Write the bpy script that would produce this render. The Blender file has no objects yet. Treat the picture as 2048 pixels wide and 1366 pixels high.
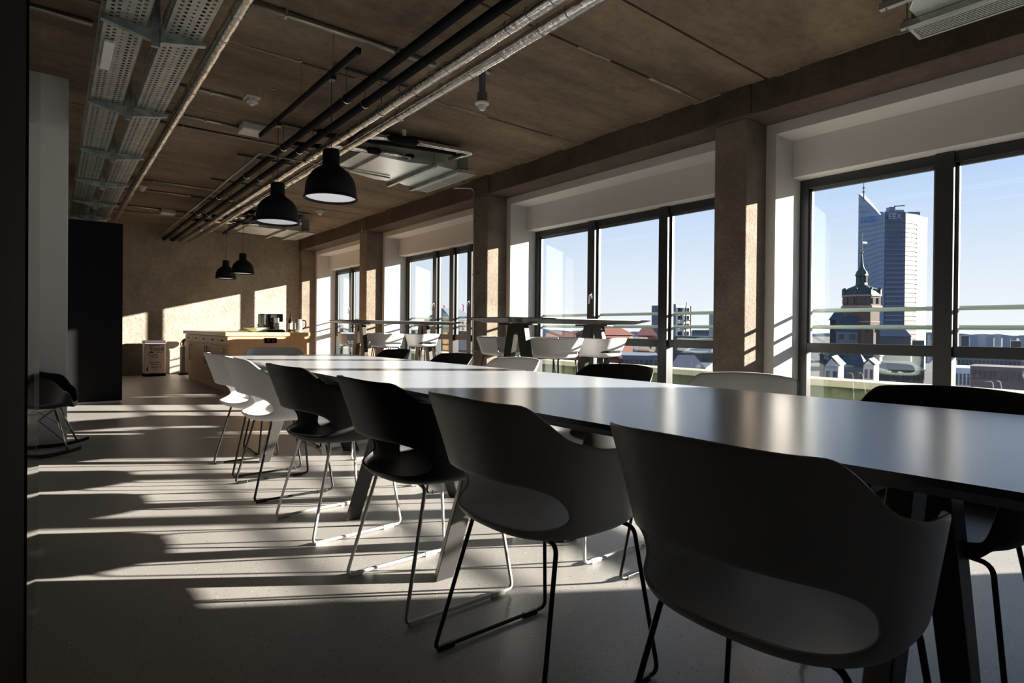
import bpy, bmesh, math, random
from mathutils import Vector, Matrix
random.seed(7)
C = bpy.context.scene.collection
SC = bpy.context.scene

# ------------------------------------------------------------------ camera
F_PX = 1151.76
YAW, PITCH, ROLL = 0.673729, 0.005687, 0.009389
CX, CY = 1024.0, 683.0 - 17.469
EYE = Vector((0, 0, 1.0))
def cam_rot():
    s, c = math.sin(YAW), math.cos(YAW)
    M = Matrix(((c, -s, 0), (0, 0, -1), (s, c, 0)))
    Rp = Matrix(((1, 0, 0), (0, math.cos(PITCH), -math.sin(PITCH)), (0, math.sin(PITCH), math.cos(PITCH))))
    Rr = Matrix(((math.cos(ROLL), -math.sin(ROLL), 0), (math.sin(ROLL), math.cos(ROLL), 0), (0, 0, 1)))
    return Rr @ Rp @ M
M5 = cam_rot()
def spot(px, py, depth):
    """a point of the city at a given distance along the view axis (metres)"""
    v = Vector(((px - CX) / F_PX, (py - CY) / F_PX, 1.0)) * depth
    return M5.transposed() @ v + EYE
cam_d = bpy.data.cameras.new('camera')
cam = bpy.data.objects.new('camera', cam_d); C.objects.link(cam)
right, down, fwd = Vector(M5[0]), Vector(M5[1]), Vector(M5[2])
mw = Matrix((right, -down, -fwd)).transposed().to_4x4()
mw.translation = EYE
cam.matrix_world = mw
cam_d.sensor_width = 36.0
cam_d.lens = F_PX * 36.0 / 2048.0
cam_d.shift_y = -17.469 / 2048.0
cam_d.clip_start = 0.02; cam_d.clip_end = 20000
SC.camera = cam

# ------------------------------------------------------------------ sky, sun, exposure
SUN_DIR = Vector((1.0, -0.63, 0.257)).normalized()      # towards the sun
world = bpy.data.worlds.new('sky'); SC.world = world
world.use_nodes = True
nt = world.node_tree; nt.nodes.clear()
o = nt.nodes.new('ShaderNodeOutputWorld'); bg = nt.nodes.new('ShaderNodeBackground')
tc = nt.nodes.new('ShaderNodeTexCoord'); sx = nt.nodes.new('ShaderNodeSeparateXYZ'); rp = nt.nodes.new('ShaderNodeValToRGB')
nt.links.new(tc.outputs['Generated'], sx.inputs[0]); nt.links.new(sx.outputs['Z'], rp.inputs[0])
cr = rp.color_ramp
cr.elements[0].position = 0.0; cr.elements[0].color = (0.78, 0.77, 0.81, 1)
cr.elements[1].position = 0.75; cr.elements[1].color = (0.17, 0.30, 0.60, 1)
e = cr.elements.new(0.10); e.color = (0.63, 0.68, 0.79, 1)
e = cr.elements.new(0.26); e.color = (0.38, 0.51, 0.77, 1)
e = cr.elements.new(0.42); e.color = (0.26, 0.41, 0.72, 1)
nt.links.new(rp.outputs[0], bg.inputs[0]); bg.inputs[1].default_value = 0.92
nt.links.new(bg.outputs[0], o.inputs[0])
sun_d = bpy.data.lights.new('sun', 'SUN'); sun = bpy.data.objects.new('sun', sun_d); C.objects.link(sun)
sun_d.energy = 20.5; sun_d.color = (1.0, 0.88, 0.78); sun_d.angle = math.radians(0.55)
sun.rotation_euler = SUN_DIR.to_track_quat('Z', 'Y').to_euler()
sun.location = (30, -20, 30)
SC.view_settings.view_transform = 'Standard'
SC.view_settings.look = 'None'
SC.view_settings.gamma = 1.0
SC.view_settings.use_curve_mapping = False
SC.view_settings.exposure = 0.62
SC.cycles.diffuse_bounces = 8
SC.cycles.max_bounces = 14
SC.cycles.transparent_max_bounces = 24

# ------------------------------------------------------------------ materials
MATS = {}
def mat(name, col=(0.5, 0.5, 0.5), rough=0.5, metal=0.0, spec=0.5, noise=None, bump=None, coat=0.0, emit=None):
    """noise=(scale, col2, contrast lo, hi[, stretch xyz])  bump=(scale, strength)"""
    if name in MATS: return MATS[name]
    m = bpy.data.materials.new(name); m.use_nodes = True
    t = m.node_tree; b = t.nodes['Principled BSDF']
    b.inputs['Base Color'].default_value = (*col, 1); b.inputs['Roughness'].default_value = rough
    b.inputs['Metallic'].default_value = metal
    b.inputs['Specular IOR Level'].default_value = spec
    b.inputs['Coat Weight'].default_value = coat
    if emit:
        b.inputs['Emission Color'].default_value = (*emit[0], 1); b.inputs['Emission Strength'].default_value = emit[1]
    if noise or bump:
        co = t.nodes.new('ShaderNodeTexCoord')
    if noise:
        mp = t.nodes.new('ShaderNodeMapping'); t.links.new(co.outputs['Object'], mp.inputs[0])
        if len(noise) > 4: mp.inputs['Scale'].default_value = noise[4]
        n = t.nodes.new('ShaderNodeTexNoise'); n.inputs['Scale'].default_value = noise[0]; n.inputs['Detail'].default_value = 8; n.inputs['Roughness'].default_value = 0.62
        t.links.new(mp.outputs[0], n.inputs['Vector'])
        r = t.nodes.new('ShaderNodeValToRGB')
        r.color_ramp.elements[0].position = noise[2]; r.color_ramp.elements[0].color = (*col, 1)
        r.color_ramp.elements[1].position = noise[3]; r.color_ramp.elements[1].color = (*noise[1], 1)
        t.links.new(n.outputs[0], r.inputs[0]); t.links.new(r.outputs[0], b.inputs['Base Color'])
    if bump:
        n2 = t.nodes.new('ShaderNodeTexNoise'); n2.inputs['Scale'].default_value = bump[0]; n2.inputs['Detail'].default_value = 6
        t.links.new(co.outputs['Object'], n2.inputs['Vector'])
        bp = t.nodes.new('ShaderNodeBump'); bp.inputs['Strength'].default_value = bump[1]; bp.inputs['Distance'].default_value = 0.02
        t.links.new(n2.outputs[0], bp.inputs['Height']); t.links.new(bp.outputs[0], b.inputs['Normal'])
    MATS[name] = m
    return m

def concrete(name, c1, c2, c3, scale=1.0, pit=0.5, bump=0.4, rough=0.85, stretch=(1, 1, 1), streak=0.0):
    """cast concrete: large blotches, fine mottling, small dark pits and pale chips"""
    m = bpy.data.materials.new(name); m.use_nodes = True
    t = m.node_tree; b = t.nodes['Principled BSDF']; b.inputs['Roughness'].default_value = rough
    b.inputs['Specular IOR Level'].default_value = 0.25
    L = t.links.new; N = t.nodes.new
    co = N('ShaderNodeTexCoord'); mp = N('ShaderNodeMapping'); mp.inputs['Scale'].default_value = stretch
    L(co.outputs['Object'], mp.inputs[0])
    n1 = N('ShaderNodeTexNoise'); n1.inputs['Scale'].default_value = 1.3 * scale; n1.inputs['Detail'].default_value = 9; n1.inputs['Roughness'].default_value = 0.65
    n2 = N('ShaderNodeTexNoise'); n2.inputs['Scale'].default_value = 14 * scale; n2.inputs['Detail'].default_value = 7; n2.inputs['Roughness'].default_value = 0.7
    v = N('ShaderNodeTexVoronoi'); v.inputs['Scale'].default_value = 16 * scale
    L(mp.outputs[0], n1.inputs['Vector']); L(co.outputs['Object'], n2.inputs['Vector']); L(co.outputs['Object'], v.inputs['Vector'])
    r1 = N('ShaderNodeValToRGB'); r1.color_ramp.elements[0].position = 0.36; r1.color_ramp.elements[0].color = (*c1, 1)
    r1.color_ramp.elements[1].position = 0.66; r1.color_ramp.elements[1].color = (*c2, 1)
    L(n1.outputs[0], r1.inputs[0])
    mx = N('ShaderNodeMixRGB'); mx.blend_type = 'OVERLAY'; mx.inputs[0].default_value = 0.35
    r2 = N('ShaderNodeValToRGB'); r2.color_ramp.elements[0].position = 0.3; r2.color_ramp.elements[0].color = (0.25, 0.25, 0.25, 1)
    r2.color_ramp.elements[1].position = 0.72; r2.color_ramp.elements[1].color = (0.78, 0.78, 0.78, 1)
    L(n2.outputs[0], r2.inputs[0]); L(r1.outputs[0], mx.inputs[1]); L(r2.outputs[0], mx.inputs[2])
    # pits
    rp_ = N('ShaderNodeValToRGB'); rp_.color_ramp.elements[0].position = 0.06; rp_.color_ramp.elements[0].color = (1, 1, 1, 1)
    rp_.color_ramp.elements[1].position = 0.16; rp_.color_ramp.elements[1].color = (0, 0, 0, 1)
    L(v.outputs['Distance'], rp_.inputs[0])
    n3 = N('ShaderNodeTexNoise'); n3.inputs['Scale'].default_value = 3.1 * scale; L(co.outputs['Object'], n3.inputs['Vector'])
    gt = N('ShaderNodeMath'); gt.operation = 'GREATER_THAN'; gt.inputs[1].default_value = 0.56; L(n3.outputs[0], gt.inputs[0])
    mu = N('ShaderNodeMath'); mu.operation = 'MULTIPLY'; L(rp_.outputs[0], mu.inputs[0]); L(gt.outputs[0], mu.inputs[1])
    mu2 = N('ShaderNodeMath'); mu2.operation = 'MULTIPLY'; L(mu.outputs[0], mu2.inputs[0]); mu2.inputs[1].default_value = pit
    mx2 = N('ShaderNodeMixRGB'); L(mu2.outputs[0], mx2.inputs[0]); L(mx.outputs[0], mx2.inputs[1]); mx2.inputs[2].default_value = (*c3, 1)
    L(mx2.outputs[0], b.inputs['Base Color'])
    sub = N('ShaderNodeMath'); sub.operation = 'SUBTRACT'; L(n2.outputs[0], sub.inputs[0]); L(mu2.outputs[0], sub.inputs[1])
    bp = N('ShaderNodeBump'); bp.inputs['Strength'].default_value = bump; bp.inputs['Distance'].default_value = 0.02
    L(sub.outputs[0], bp.inputs['Height']); L(bp.outputs[0], b.inputs['Normal'])
    MATS[name] = m
    return m

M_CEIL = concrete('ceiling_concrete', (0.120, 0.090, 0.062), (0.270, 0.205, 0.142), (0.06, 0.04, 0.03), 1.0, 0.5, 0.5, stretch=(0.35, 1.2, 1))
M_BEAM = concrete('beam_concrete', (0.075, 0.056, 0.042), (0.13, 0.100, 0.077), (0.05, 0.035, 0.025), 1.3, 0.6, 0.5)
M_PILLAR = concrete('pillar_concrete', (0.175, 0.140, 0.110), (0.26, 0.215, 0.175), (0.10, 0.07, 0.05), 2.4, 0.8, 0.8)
M_FARW = concrete('wall_concrete', (0.27, 0.230, 0.190), (0.385, 0.335, 0.285), (0.20, 0.15, 0.11), 1.1, 0.7, 1.0)
M_DARKW = mat('dark_wall', (0.05, 0.045, 0.04), 0.8)
M_LEFTW = mat('light_wall', (0.42, 0.40, 0.37), 0.8)
M_PLASTER = mat('white_plaster', (0.62, 0.60, 0.58), 0.75, bump=(60, 0.05))
M_GREYPL = mat('grey_white_paint', (0.80, 0.80, 0.80), 0.6)
M_FRAME = mat('window_frame', (0.035, 0.037, 0.038), 0.38, 0.2, 0.5)
M_BLACK = mat('black_paint', (0.002, 0.002, 0.002), 0.9, 0, 0.1)
M_BLACKPART = mat('black_partition', (0.008, 0.008, 0.009), 0.9, 0, 0.15)
M_PANEL = mat('smoked_glossy_panel', (0.012, 0.011, 0.010), 0.06, 0.0, 0.6)
M_WPLAST = mat('white_plastic', (0.76, 0.76, 0.765), 0.42, 0, 0.45)
M_BPLAST = mat('black_plastic', (0.012, 0.011, 0.011), 0.5, 0, 0.4, bump=(900, 0.05))
M_STOOLW = mat('stool_white_plastic', (0.74, 0.74, 0.74), 0.4, 0, 0.5)
M_WROD = mat('white_lacquered_rod', (0.66, 0.65, 0.63), 0.32)
M_BROD = mat('black_lacquered_rod', (0.012, 0.012, 0.013), 0.35)
M_TOP = mat('satin_laminate', (0.48, 0.52, 0.58), 0.24, 0, 0.55, bump=(140, 0.012))
M_EDGE = mat('tabletop_edge', (0.20, 0.195, 0.19), 0.3)
M_LEG = mat('table_leg_steel', (0.035, 0.033, 0.031), 0.42, 0.3)
M_BARTOP = mat('bar_top_dark', (0.06, 0.058, 0.058), 0.35)
M_GALV = mat('galvanised_steel', (0.36, 0.38, 0.36), 0.42, 0.85, noise=(7, (0.52, 0.54, 0.52), 0.35, 0.65))
M_BRACK = mat('bracket_steel', (0.25, 0.29, 0.29), 0.5, 0.6, noise=(18, (0.38, 0.43, 0.42), 0.4, 0.6))
M_FOIL = mat('foil_wrap', (0.62, 0.60, 0.57), 0.17, 1.0, noise=(22, (0.92, 0.90, 0.88), 0.35, 0.65), bump=(30, 0.22))
M_STEELPIPE = mat('steel_conduit', (0.34, 0.32, 0.29), 0.35, 0.9)
M_BPIPE = mat('black_foam_pipe', (0.006, 0.006, 0.007), 0.85, 0, 0.2)
M_LAMP = mat('lamp_shade_black', (0.004, 0.006, 0.010), 0.7, 0, 0.3)
M_LAMPIN = mat('lamp_diffuser', (0.80, 0.80, 0.84), 0.6, emit=((0.80, 0.80, 0.90), 0.20))
M_WHITEBOX = mat('white_device_plastic', (0.65, 0.64, 0.61), 0.45)
M_BIN = mat('bin_white', (0.85, 0.83, 0.81), 0.35)
M_TRACK = mat('track_black', (0.004, 0.004, 0.004), 0.6, 0, 0.3)
M_CHAN = mat('channel_steel', (0.10, 0.10, 0.095), 0.5, 0.6)
M_OAK = mat('oak_veneer', (0.70, 0.39, 0.19), 0.45, noise=(5, (0.78, 0.47, 0.25), 0.35, 0.65, (8, 8, 0.6)))
M_OAKTOP = mat('oak_worktop', (0.62, 0.42, 0.18), 0.38, noise=(5, (0.70, 0.50, 0.24), 0.35, 0.65, (0.6, 8, 8)))
M_CHROME = mat('brushed_metal', (0.6, 0.6, 0.58), 0.22, 1.0)
M_INK = mat('black_print', (0.02, 0.02, 0.02), 0.6)
M_PARAPET = mat('parapet_cream', (0.52, 0.50, 0.36), 0.7)
M_PARIN = mat('parapet_olive', (0.10, 0.13, 0.07), 0.8, noise=(6, (0.16, 0.18, 0.10), 0.4, 0.6))
M_RAILG = mat('guard_rail_metal', (0.42, 0.46, 0.40), 0.4, 0.5)
M_CERAM = mat('mint_ceramic', (0.42, 0.60, 0.50), 0.3)
M_BREAD = mat('food', (0.50, 0.33, 0.18), 0.7)
M_GLASSB = mat('dark_bottle_glass', (0.03, 0.012, 0.006), 0.1, 0, 0.6)
M_LABEL = mat('paper_label', (0.7, 0.68, 0.62), 0.7)

# floor: ground and polished concrete with aggregate specks
def floor_mat():
    m = bpy.data.materials.new('polished_concrete'); m.use_nodes = True
    t = m.node_tree; b = t.nodes['Principled BSDF']; L = t.links.new; N = t.nodes.new
    co = N('ShaderNodeTexCoord')
    n1 = N('ShaderNodeTexNoise'); n1.inputs['Scale'].default_value = 0.7; n1.inputs['Detail'].default_value = 8; L(co.outputs['Object'], n1.inputs['Vector'])
    r1 = N('ShaderNodeValToRGB'); r1.color_ramp.elements[0].position = 0.35; r1.color_ramp.elements[0].color = (0.375, 0.365, 0.35, 1)
    r1.color_ramp.elements[1].position = 0.68; r1.color_ramp.elements[1].color = (0.49, 0.475, 0.455, 1); L(n1.outputs[0], r1.inputs[0])
    v = N('ShaderNodeTexVoronoi'); v.inputs['Scale'].default_value = 62; L(co.outputs['Object'], v.inputs['Vector'])
    rv = N('ShaderNodeValToRGB'); rv.color_ramp.elements[0].position = 0.10; rv.color_ramp.elements[0].color = (1, 1, 1, 1)
    rv.color_ramp.elements[1].position = 0.22; rv.color_ramp.elements[1].color = (0, 0, 0, 1); L(v.outputs['Distance'], rv.inputs[0])
    rc = N('ShaderNodeValToRGB'); rc.color_ramp.interpolation = 'CONSTANT'
    rc.color_ramp.elements[0].position = 0; rc.color_ramp.elements[0].color = (0.07, 0.065, 0.062, 1)
    rc.color_ramp.elements[1].position = 0.28; rc.color_ramp.elements[1].color = (0.40, 0.39, 0.37, 1)
    q = rc.color_ramp.elements.new(0.80); q.color = (0.80, 0.77, 0.72, 1)
    sp = N('ShaderNodeSeparateColor'); L(v.outputs['Color'], sp.inputs[0]); L(sp.outputs[0], rc.inputs[0])
    mx = N('ShaderNodeMixRGB'); L(rv.outputs[0], mx.inputs[0]); L(r1.outputs[0], mx.inputs[1]); L(rc.outputs[0], mx.inputs[2])
    n2 = N('ShaderNodeTexNoise'); n2.inputs['Scale'].default_value = 260; n2.inputs['Detail'].default_value = 3; L(co.outputs['Object'], n2.inputs['Vector'])
    mo = N('ShaderNodeMixRGB'); mo.blend_type = 'OVERLAY'; mo.inputs[0].default_value = 0.6; L(mx.outputs[0], mo.inputs[1]); L(n2.outputs[0], mo.inputs[2])
    L(mo.outputs[0], b.inputs['Base Color'])
    rr = N('ShaderNodeMapRange'); rr.inputs[3].default_value = 0.30; rr.inputs[4].default_value = 0.46; L(n1.outputs[0], rr.inputs[0]); L(rr.outputs[0], b.inputs['Roughness'])
    b.inputs['Specular IOR Level'].default_value = 0.5
    return m
M_FLOOR = floor_mat()

def glass_mat(name, tint, ior=1.5, extra=0.0):
    m = bpy.data.materials.new(name); m.use_nodes = True
    t = m.node_tree; t.nodes.clear(); L = t.links.new; N = t.nodes.new
    o = N('ShaderNodeOutputMaterial'); mx = N('ShaderNodeMixShader'); tr = N('ShaderNodeBsdfTransparent'); gl = N('ShaderNodeBsdfGlossy'); fr = N('ShaderNodeFresnel')
    tr.inputs[0].default_value = (*tint, 1); gl.inputs['Roughness'].default_value = 0.0; gl.inputs[0].default_value = (0.85, 0.97, 0.93, 1)
    ge = N('ShaderNodeNewGeometry'); mr = N('ShaderNodeMapRange'); mr.inputs[3].default_value = ior; mr.inputs[4].default_value = 1.0 / ior
    L(ge.outputs['Backfacing'], mr.inputs[0]); L(mr.outputs[0], fr.inputs['IOR'])
    L(fr.outputs[0], mx.inputs[0]); L(tr.outputs[0], mx.inputs[1]); L(gl.outputs[0], mx.inputs[2]); L(mx.outputs[0], o.inputs[0])
    return m
M_GLASS = glass_mat('window_glass', (0.95, 0.975, 0.965))
M_KETTLE = glass_mat('clear_jug_glass', (0.80, 0.84, 0.84))

# ------------------------------------------------------------------ mesh helpers
class MB:
    def __init__(s): s.v = []; s.f = []; s.mi = []
    def add(s, vs, fs, mi=0):
        k = len(s.v); s.v += [tuple(v) for v in vs]; s.f += [tuple(i + k for i in f) for f in fs]; s.mi += [mi] * len(fs); return s
    def box(s, x0, x1, y0, y1, z0, z1, mi=0):
        x0, x1 = sorted((x0, x1)); y0, y1 = sorted((y0, y1)); z0, z1 = sorted((z0, z1))
        return s.add([(x0, y0, z0), (x1, y0, z0), (x1, y1, z0), (x0, y1, z0), (x0, y0, z1), (x1, y0, z1), (x1, y1, z1), (x0, y1, z1)],
                     [(0, 3, 2, 1), (4, 5, 6, 7), (0, 1, 5, 4), (1, 2, 6, 5), (2, 3, 7, 6), (3, 0, 4, 7)], mi)
    def prism(s, pts, z0, z1, mi=0, mi_top=None):
        n = len(pts)
        a = sum(pts[i][0] * pts[(i + 1) % n][1] - pts[(i + 1) % n][0] * pts[i][1] for i in range(n))
        if a < 0: pts = pts[::-1]
        vs = [(p[0], p[1], z0) for p in pts] + [(p[0], p[1], z1) for p in pts]
        s.add(vs, [(i, (i + 1) % n, (i + 1) % n + n, i + n) for i in range(n)] + [tuple(range(n))[::-1]], mi)
        k = len(s.v) - 2 * n
        s.f.append(tuple(range(k + n, k + 2 * n))); s.mi.append(mi if mi_top is None else mi_top)
        return s
    def hexa(s, a, b, mi=0):
        """loft between two quads (4 points each)"""
        return s.add(list(a) + list(b), [(3, 2, 1, 0), (4, 5, 6, 7), (0, 1, 5, 4), (1, 2, 6, 5), (2, 3, 7, 6), (3, 0, 4, 7)], mi)
    def tube(s, path, r, seg=10, mi=0, closed=False, caps=True):
        P = [Vector(p) for p in path]; n = len(P)
        rs = r if isinstance(r, (list, tuple)) else [r] * n
        rings = []; up = None
        for i in range(n):
            if closed: t = (P[(i + 1) % n] - P[i - 1]).normalized()
            elif i == 0: t = (P[1] - P[0]).normalized()
            elif i == n - 1: t = (P[-1] - P[-2]).normalized()
            else: t = ((P[i + 1] - P[i]).normalized() + (P[i] - P[i - 1]).normalized()).normalized()
            if up is None:
                up = Vector((0, 0, 1)) if abs(t.z) < 0.9 else Vector((1, 0, 0))
            a = t.cross(up).normalized(); b = a.cross(t).normalized(); up = b
            rings.append([P[i] + (a * math.cos(2 * math.pi * j / seg) + b * math.sin(2 * math.pi * j / seg)) * rs[i] for j in range(seg)])
        vs = [v for rg in rings for v in rg]; fs = []
        m = n if closed else n - 1
        for i in range(m):
            for j in range(seg):
                a0 = i * seg + j; a1 = i * seg + (j + 1) % seg; b0 = ((i + 1) % n) * seg + j; b1 = ((i + 1) % n) * seg + (j + 1) % seg
                fs.append((a0, a1, b1, b0))
        if caps and not closed:
            fs.append(tuple(range(seg))[::-1]); fs.append(tuple(range((n - 1) * seg, n * seg)))
        return s.add(vs, fs, mi)
    def cyl(s, c, r, z0, z1, seg=20, mi=0):
        return s.tube([(c[0], c[1], z0), (c[0], c[1], z1)], r, seg, mi)
    def lathe(s, prof, c=(0, 0, 0), seg=32, mi=0, ang0=0.0):
        """prof: list of (radius, z)"""
        vs = []; fs = []; n = len(prof)
        for j in range(seg):
            a = 2 * math.pi * j / seg + ang0
            for r, z in prof: vs.append((c[0] + r * math.cos(a), c[1] + r * math.sin(a), c[2] + z))
        for j in range(seg):
            for i in range(n - 1):
                a0 = j * n + i; b0 = ((j + 1) % seg) * n + i
                fs.append((a0, b0, b0 + 1, a0 + 1))
        return s.add(vs, fs, mi)
    def sphere(s, c, r, seg=16, mi=0, sz=1.0):
        return s.lathe([(max(1e-4, r * math.sin(math.pi * k / 8)), -r * sz * math.cos(math.pi * k / 8)) for k in range(9)], c, seg, mi)
    def build(s, name, mats, parent=None, smooth=False, bevel=0.0, loc=None, rotz=0.0, merge=False, auto=None, solid=0.0):
        me = bpy.data.meshes.new(name)
        me.from_pydata(s.v, [], s.f)
        if not isinstance(mats, (list, tuple)): mats = [mats]
        for m in mats: me.materials.append(m)
        for p, k in zip(me.polygons, s.mi): p.material_index = k
        bm = bmesh.new(); bm.from_mesh(me)
        if merge: bmesh.ops.remove_doubles(bm, verts=bm.verts, dist=1e-5)
        bmesh.ops.recalc_face_normals(bm, faces=bm.faces)
        bm.to_mesh(me); bm.free()
        if smooth or auto:
            for p in me.polygons: p.use_smooth = True
            if auto:
                try: me.set_sharp_from_angle(angle=math.radians(auto))
                except Exception: pass
        me.update()
        o = bpy.data.objects.new(name, me); C.objects.link(o)
        if parent is not None: o.parent = parent
        if loc is not None: o.location = loc
        if rotz: o.rotation_euler = (0, 0, rotz)
        if bevel:
            b = o.modifiers.new('bevel', 'BEVEL'); b.width = bevel; b.segments = 2; b.limit_method = 'ANGLE'; b.angle_limit = math.radians(40)
        if solid:
            b = o.modifiers.new('thickness', 'SOLIDIFY'); b.thickness = solid; b.offset = 0
        return o

def fillet(pts, r, n=5):
    """round the corners of a polyline"""
    P = [Vector(p) for p in pts]; out = [P[0]]
    for i in range(1, len(P) - 1):
        a, b, c = P[i - 1], P[i], P[i + 1]
        u = (a - b); v = (c - b); rr = min(r, u.length * 0.45, v.length * 0.45)
        p0 = b + u.normalized() * rr; p1 = b + v.normalized() * rr
        for k in range(n + 1):
            t = k / n
            out.append(p0 * (1 - t) ** 2 + b * 2 * t * (1 - t) + p1 * t ** 2)
    out.append(P[-1])
    return out
def tag(o, label=None, cat=None, group=None, kind=None):
    if label: o['label'] = label
    if cat: o['category'] = cat
    if group: o['group'] = group
    if kind: o['kind'] = kind
    return o
def thing(name, label, cat, loc=(0, 0, 0), rotz=0.0, group=None, kind=None):
    o = bpy.data.objects.new(name, None); C.objects.link(o)
    o.location = loc; o.rotation_euler = (0, 0, rotz); o.empty_display_size = 0.1
    return tag(o, label, cat, group, kind)
def struct(o):
    o['kind'] = 'structure'; return o
def dup(root, loc, rotz, label, group=None, swap=None):
    """a copy of a thing with its parts and sub-parts"""
    r = root.copy(); C.objects.link(r); r.location = loc; r.rotation_euler = (0, 0, rotz); r['label'] = label
    if group: r['group'] = group
    def kids(a, b):
        for ch in list(a.children):
            c = ch.copy(); C.objects.link(c); c.parent = b
            if ch.type == 'MESH' and swap and ch.data.materials and ch.data.materials[0].name in swap:
                key = (ch.data.name, tuple(sorted(swap.items())))
                if key not in SWAPPED:
                    d = ch.data.copy()
                    for i, mm in enumerate(d.materials):
                        if mm.name in swap: d.materials[i] = MATS[swap[mm.name]]
                    SWAPPED[key] = d
                c.data = SWAPPED[key]
            kids(ch, c)
    kids(root, r)
    return r
SWAPPED = {}
def text_mesh(txt, size, m, parent, loc, rot, name='lettering', align='CENTER', ext=0.001):
    cu = bpy.data.curves.new(name, 'FONT'); cu.body = txt; cu.size = size; cu.extrude = ext; cu.align_x = align; cu.align_y = 'CENTER'
    t = bpy.data.objects.new(name, cu); C.objects.link(t)
    bpy.context.view_layer.update()
    me = bpy.data.meshes.new_from_object(t.evaluated_get(bpy.context.evaluated_depsgraph_get()))
    bpy.data.objects.remove(t); me.materials.clear(); me.materials.append(m)
    o = bpy.data.objects.new(name, me); C.objects.link(o)
    if parent is not None: o.parent = parent
    o.location = loc; o.rotation_euler = rot
    return o
PI = math.pi
# ------------------------------------------------------------------ the room
ZC = 3.068                    # ceiling
XB, XP, XL, XW = 4.554, 4.576, 4.90, 5.35    # beam face, pillar face, white lining, window plane
ZB = 2.81                     # underside of beam
YF = 13.85                    # far wall
PIL = [(-1.34, 0.30), (2.58, 0.30), (6.28, 0.30), (10.10, 0.32)]   # near face y, width
struct(MB().box(-3.2, 5.45, -3.2, 14.05, -0.25, 0.0).build('floor', M_FLOOR))
# ceiling of precast slabs with open joints
mb = MB()
ys = [-3.2, -1.36, -0.76, 0.82, 2.40, 3.00, 4.55, 6.15, 6.75, 8.20, 9.90, 10.50, 12.05, 13.65, 14.05]
for a, b in zip(ys[:-1], ys[1:]):
    dz = random.uniform(-0.004, 0.004)
    mb.box(-3.2, 5.45, a + 0.012, b - 0.012, ZC + dz, ZC + 0.16)
mb.box(-3.2, 5.45, -3.2, 14.05, ZC + 0.10, ZC + 0.30)
struct(mb.build('ceiling', M_CEIL))
# rough mortar ridges along the slab joints and along the beam
mb = MB()
for y in ys[1:-1]:
    x = -2.0
    while x < XB - 0.05:
        l = random.uniform(0.10, 0.5)
        if random.random() < 0.42:
            w = random.uniform(0.006, 0.013)
            mb.box(x, min(x + l, XB), y - w + random.uniform(-.01, .01), y + w, ZC - random.uniform(0.004, 0.010), ZC + 0.01)
        x += l
y = -1.0
while y < YF - 0.3:
    l = random.uniform(0.05, 0.4)
    if random.random() < 0.5:
        mb.box(XB - random.uniform(0.008, 0.022), XB + 0.02, y, y + l, ZC - random.uniform(0.006, 0.016), ZC + 0.005)
    y += l
struct(mb.build('trim_1', concrete('joint_mortar', (0.24, 0.18, 0.13), (0.36, 0.29, 0.22), (0.1, .07, .05), 3, .3, .5)))
# far wall and other walls
struct(MB().box(-3.2, 5.45, YF, YF + 0.2, 0, ZC + 0.1).build('wall_far', M_FARW))
struct(MB().box(-3.4, -3.2, -3.2, YF + 0.2, 0, ZC + 0.1).build('wall_left', M_LEFTW))
struct(MB().box(-3.4, 5.45, -3.4, -3.2, 0, ZC + 0.1).build('wall_back', M_DARKW))
struct(MB().box(XB + 0.02, 5.6, -3.2, PIL[0][0], 0, ZC + 0.1).build('wall_right', M_DARKW))
# edge beam
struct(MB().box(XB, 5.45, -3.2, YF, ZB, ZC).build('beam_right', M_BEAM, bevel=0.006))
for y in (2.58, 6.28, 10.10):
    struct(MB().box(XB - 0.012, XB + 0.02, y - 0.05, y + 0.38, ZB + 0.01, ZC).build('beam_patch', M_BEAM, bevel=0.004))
# pillars
for (y, w) in PIL:
    struct(MB().box(XP, 5.32, y, y + w, 0, ZB).build('pillar', M_PILLAR, bevel=0.010))
struct(MB().box(XP, 5.32, 13.66, YF, 0, ZB).build('pillar', M_PILLAR, bevel=0.008))
# low rough plaster coat on the far wall
mb = MB()
N = 60
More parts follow.
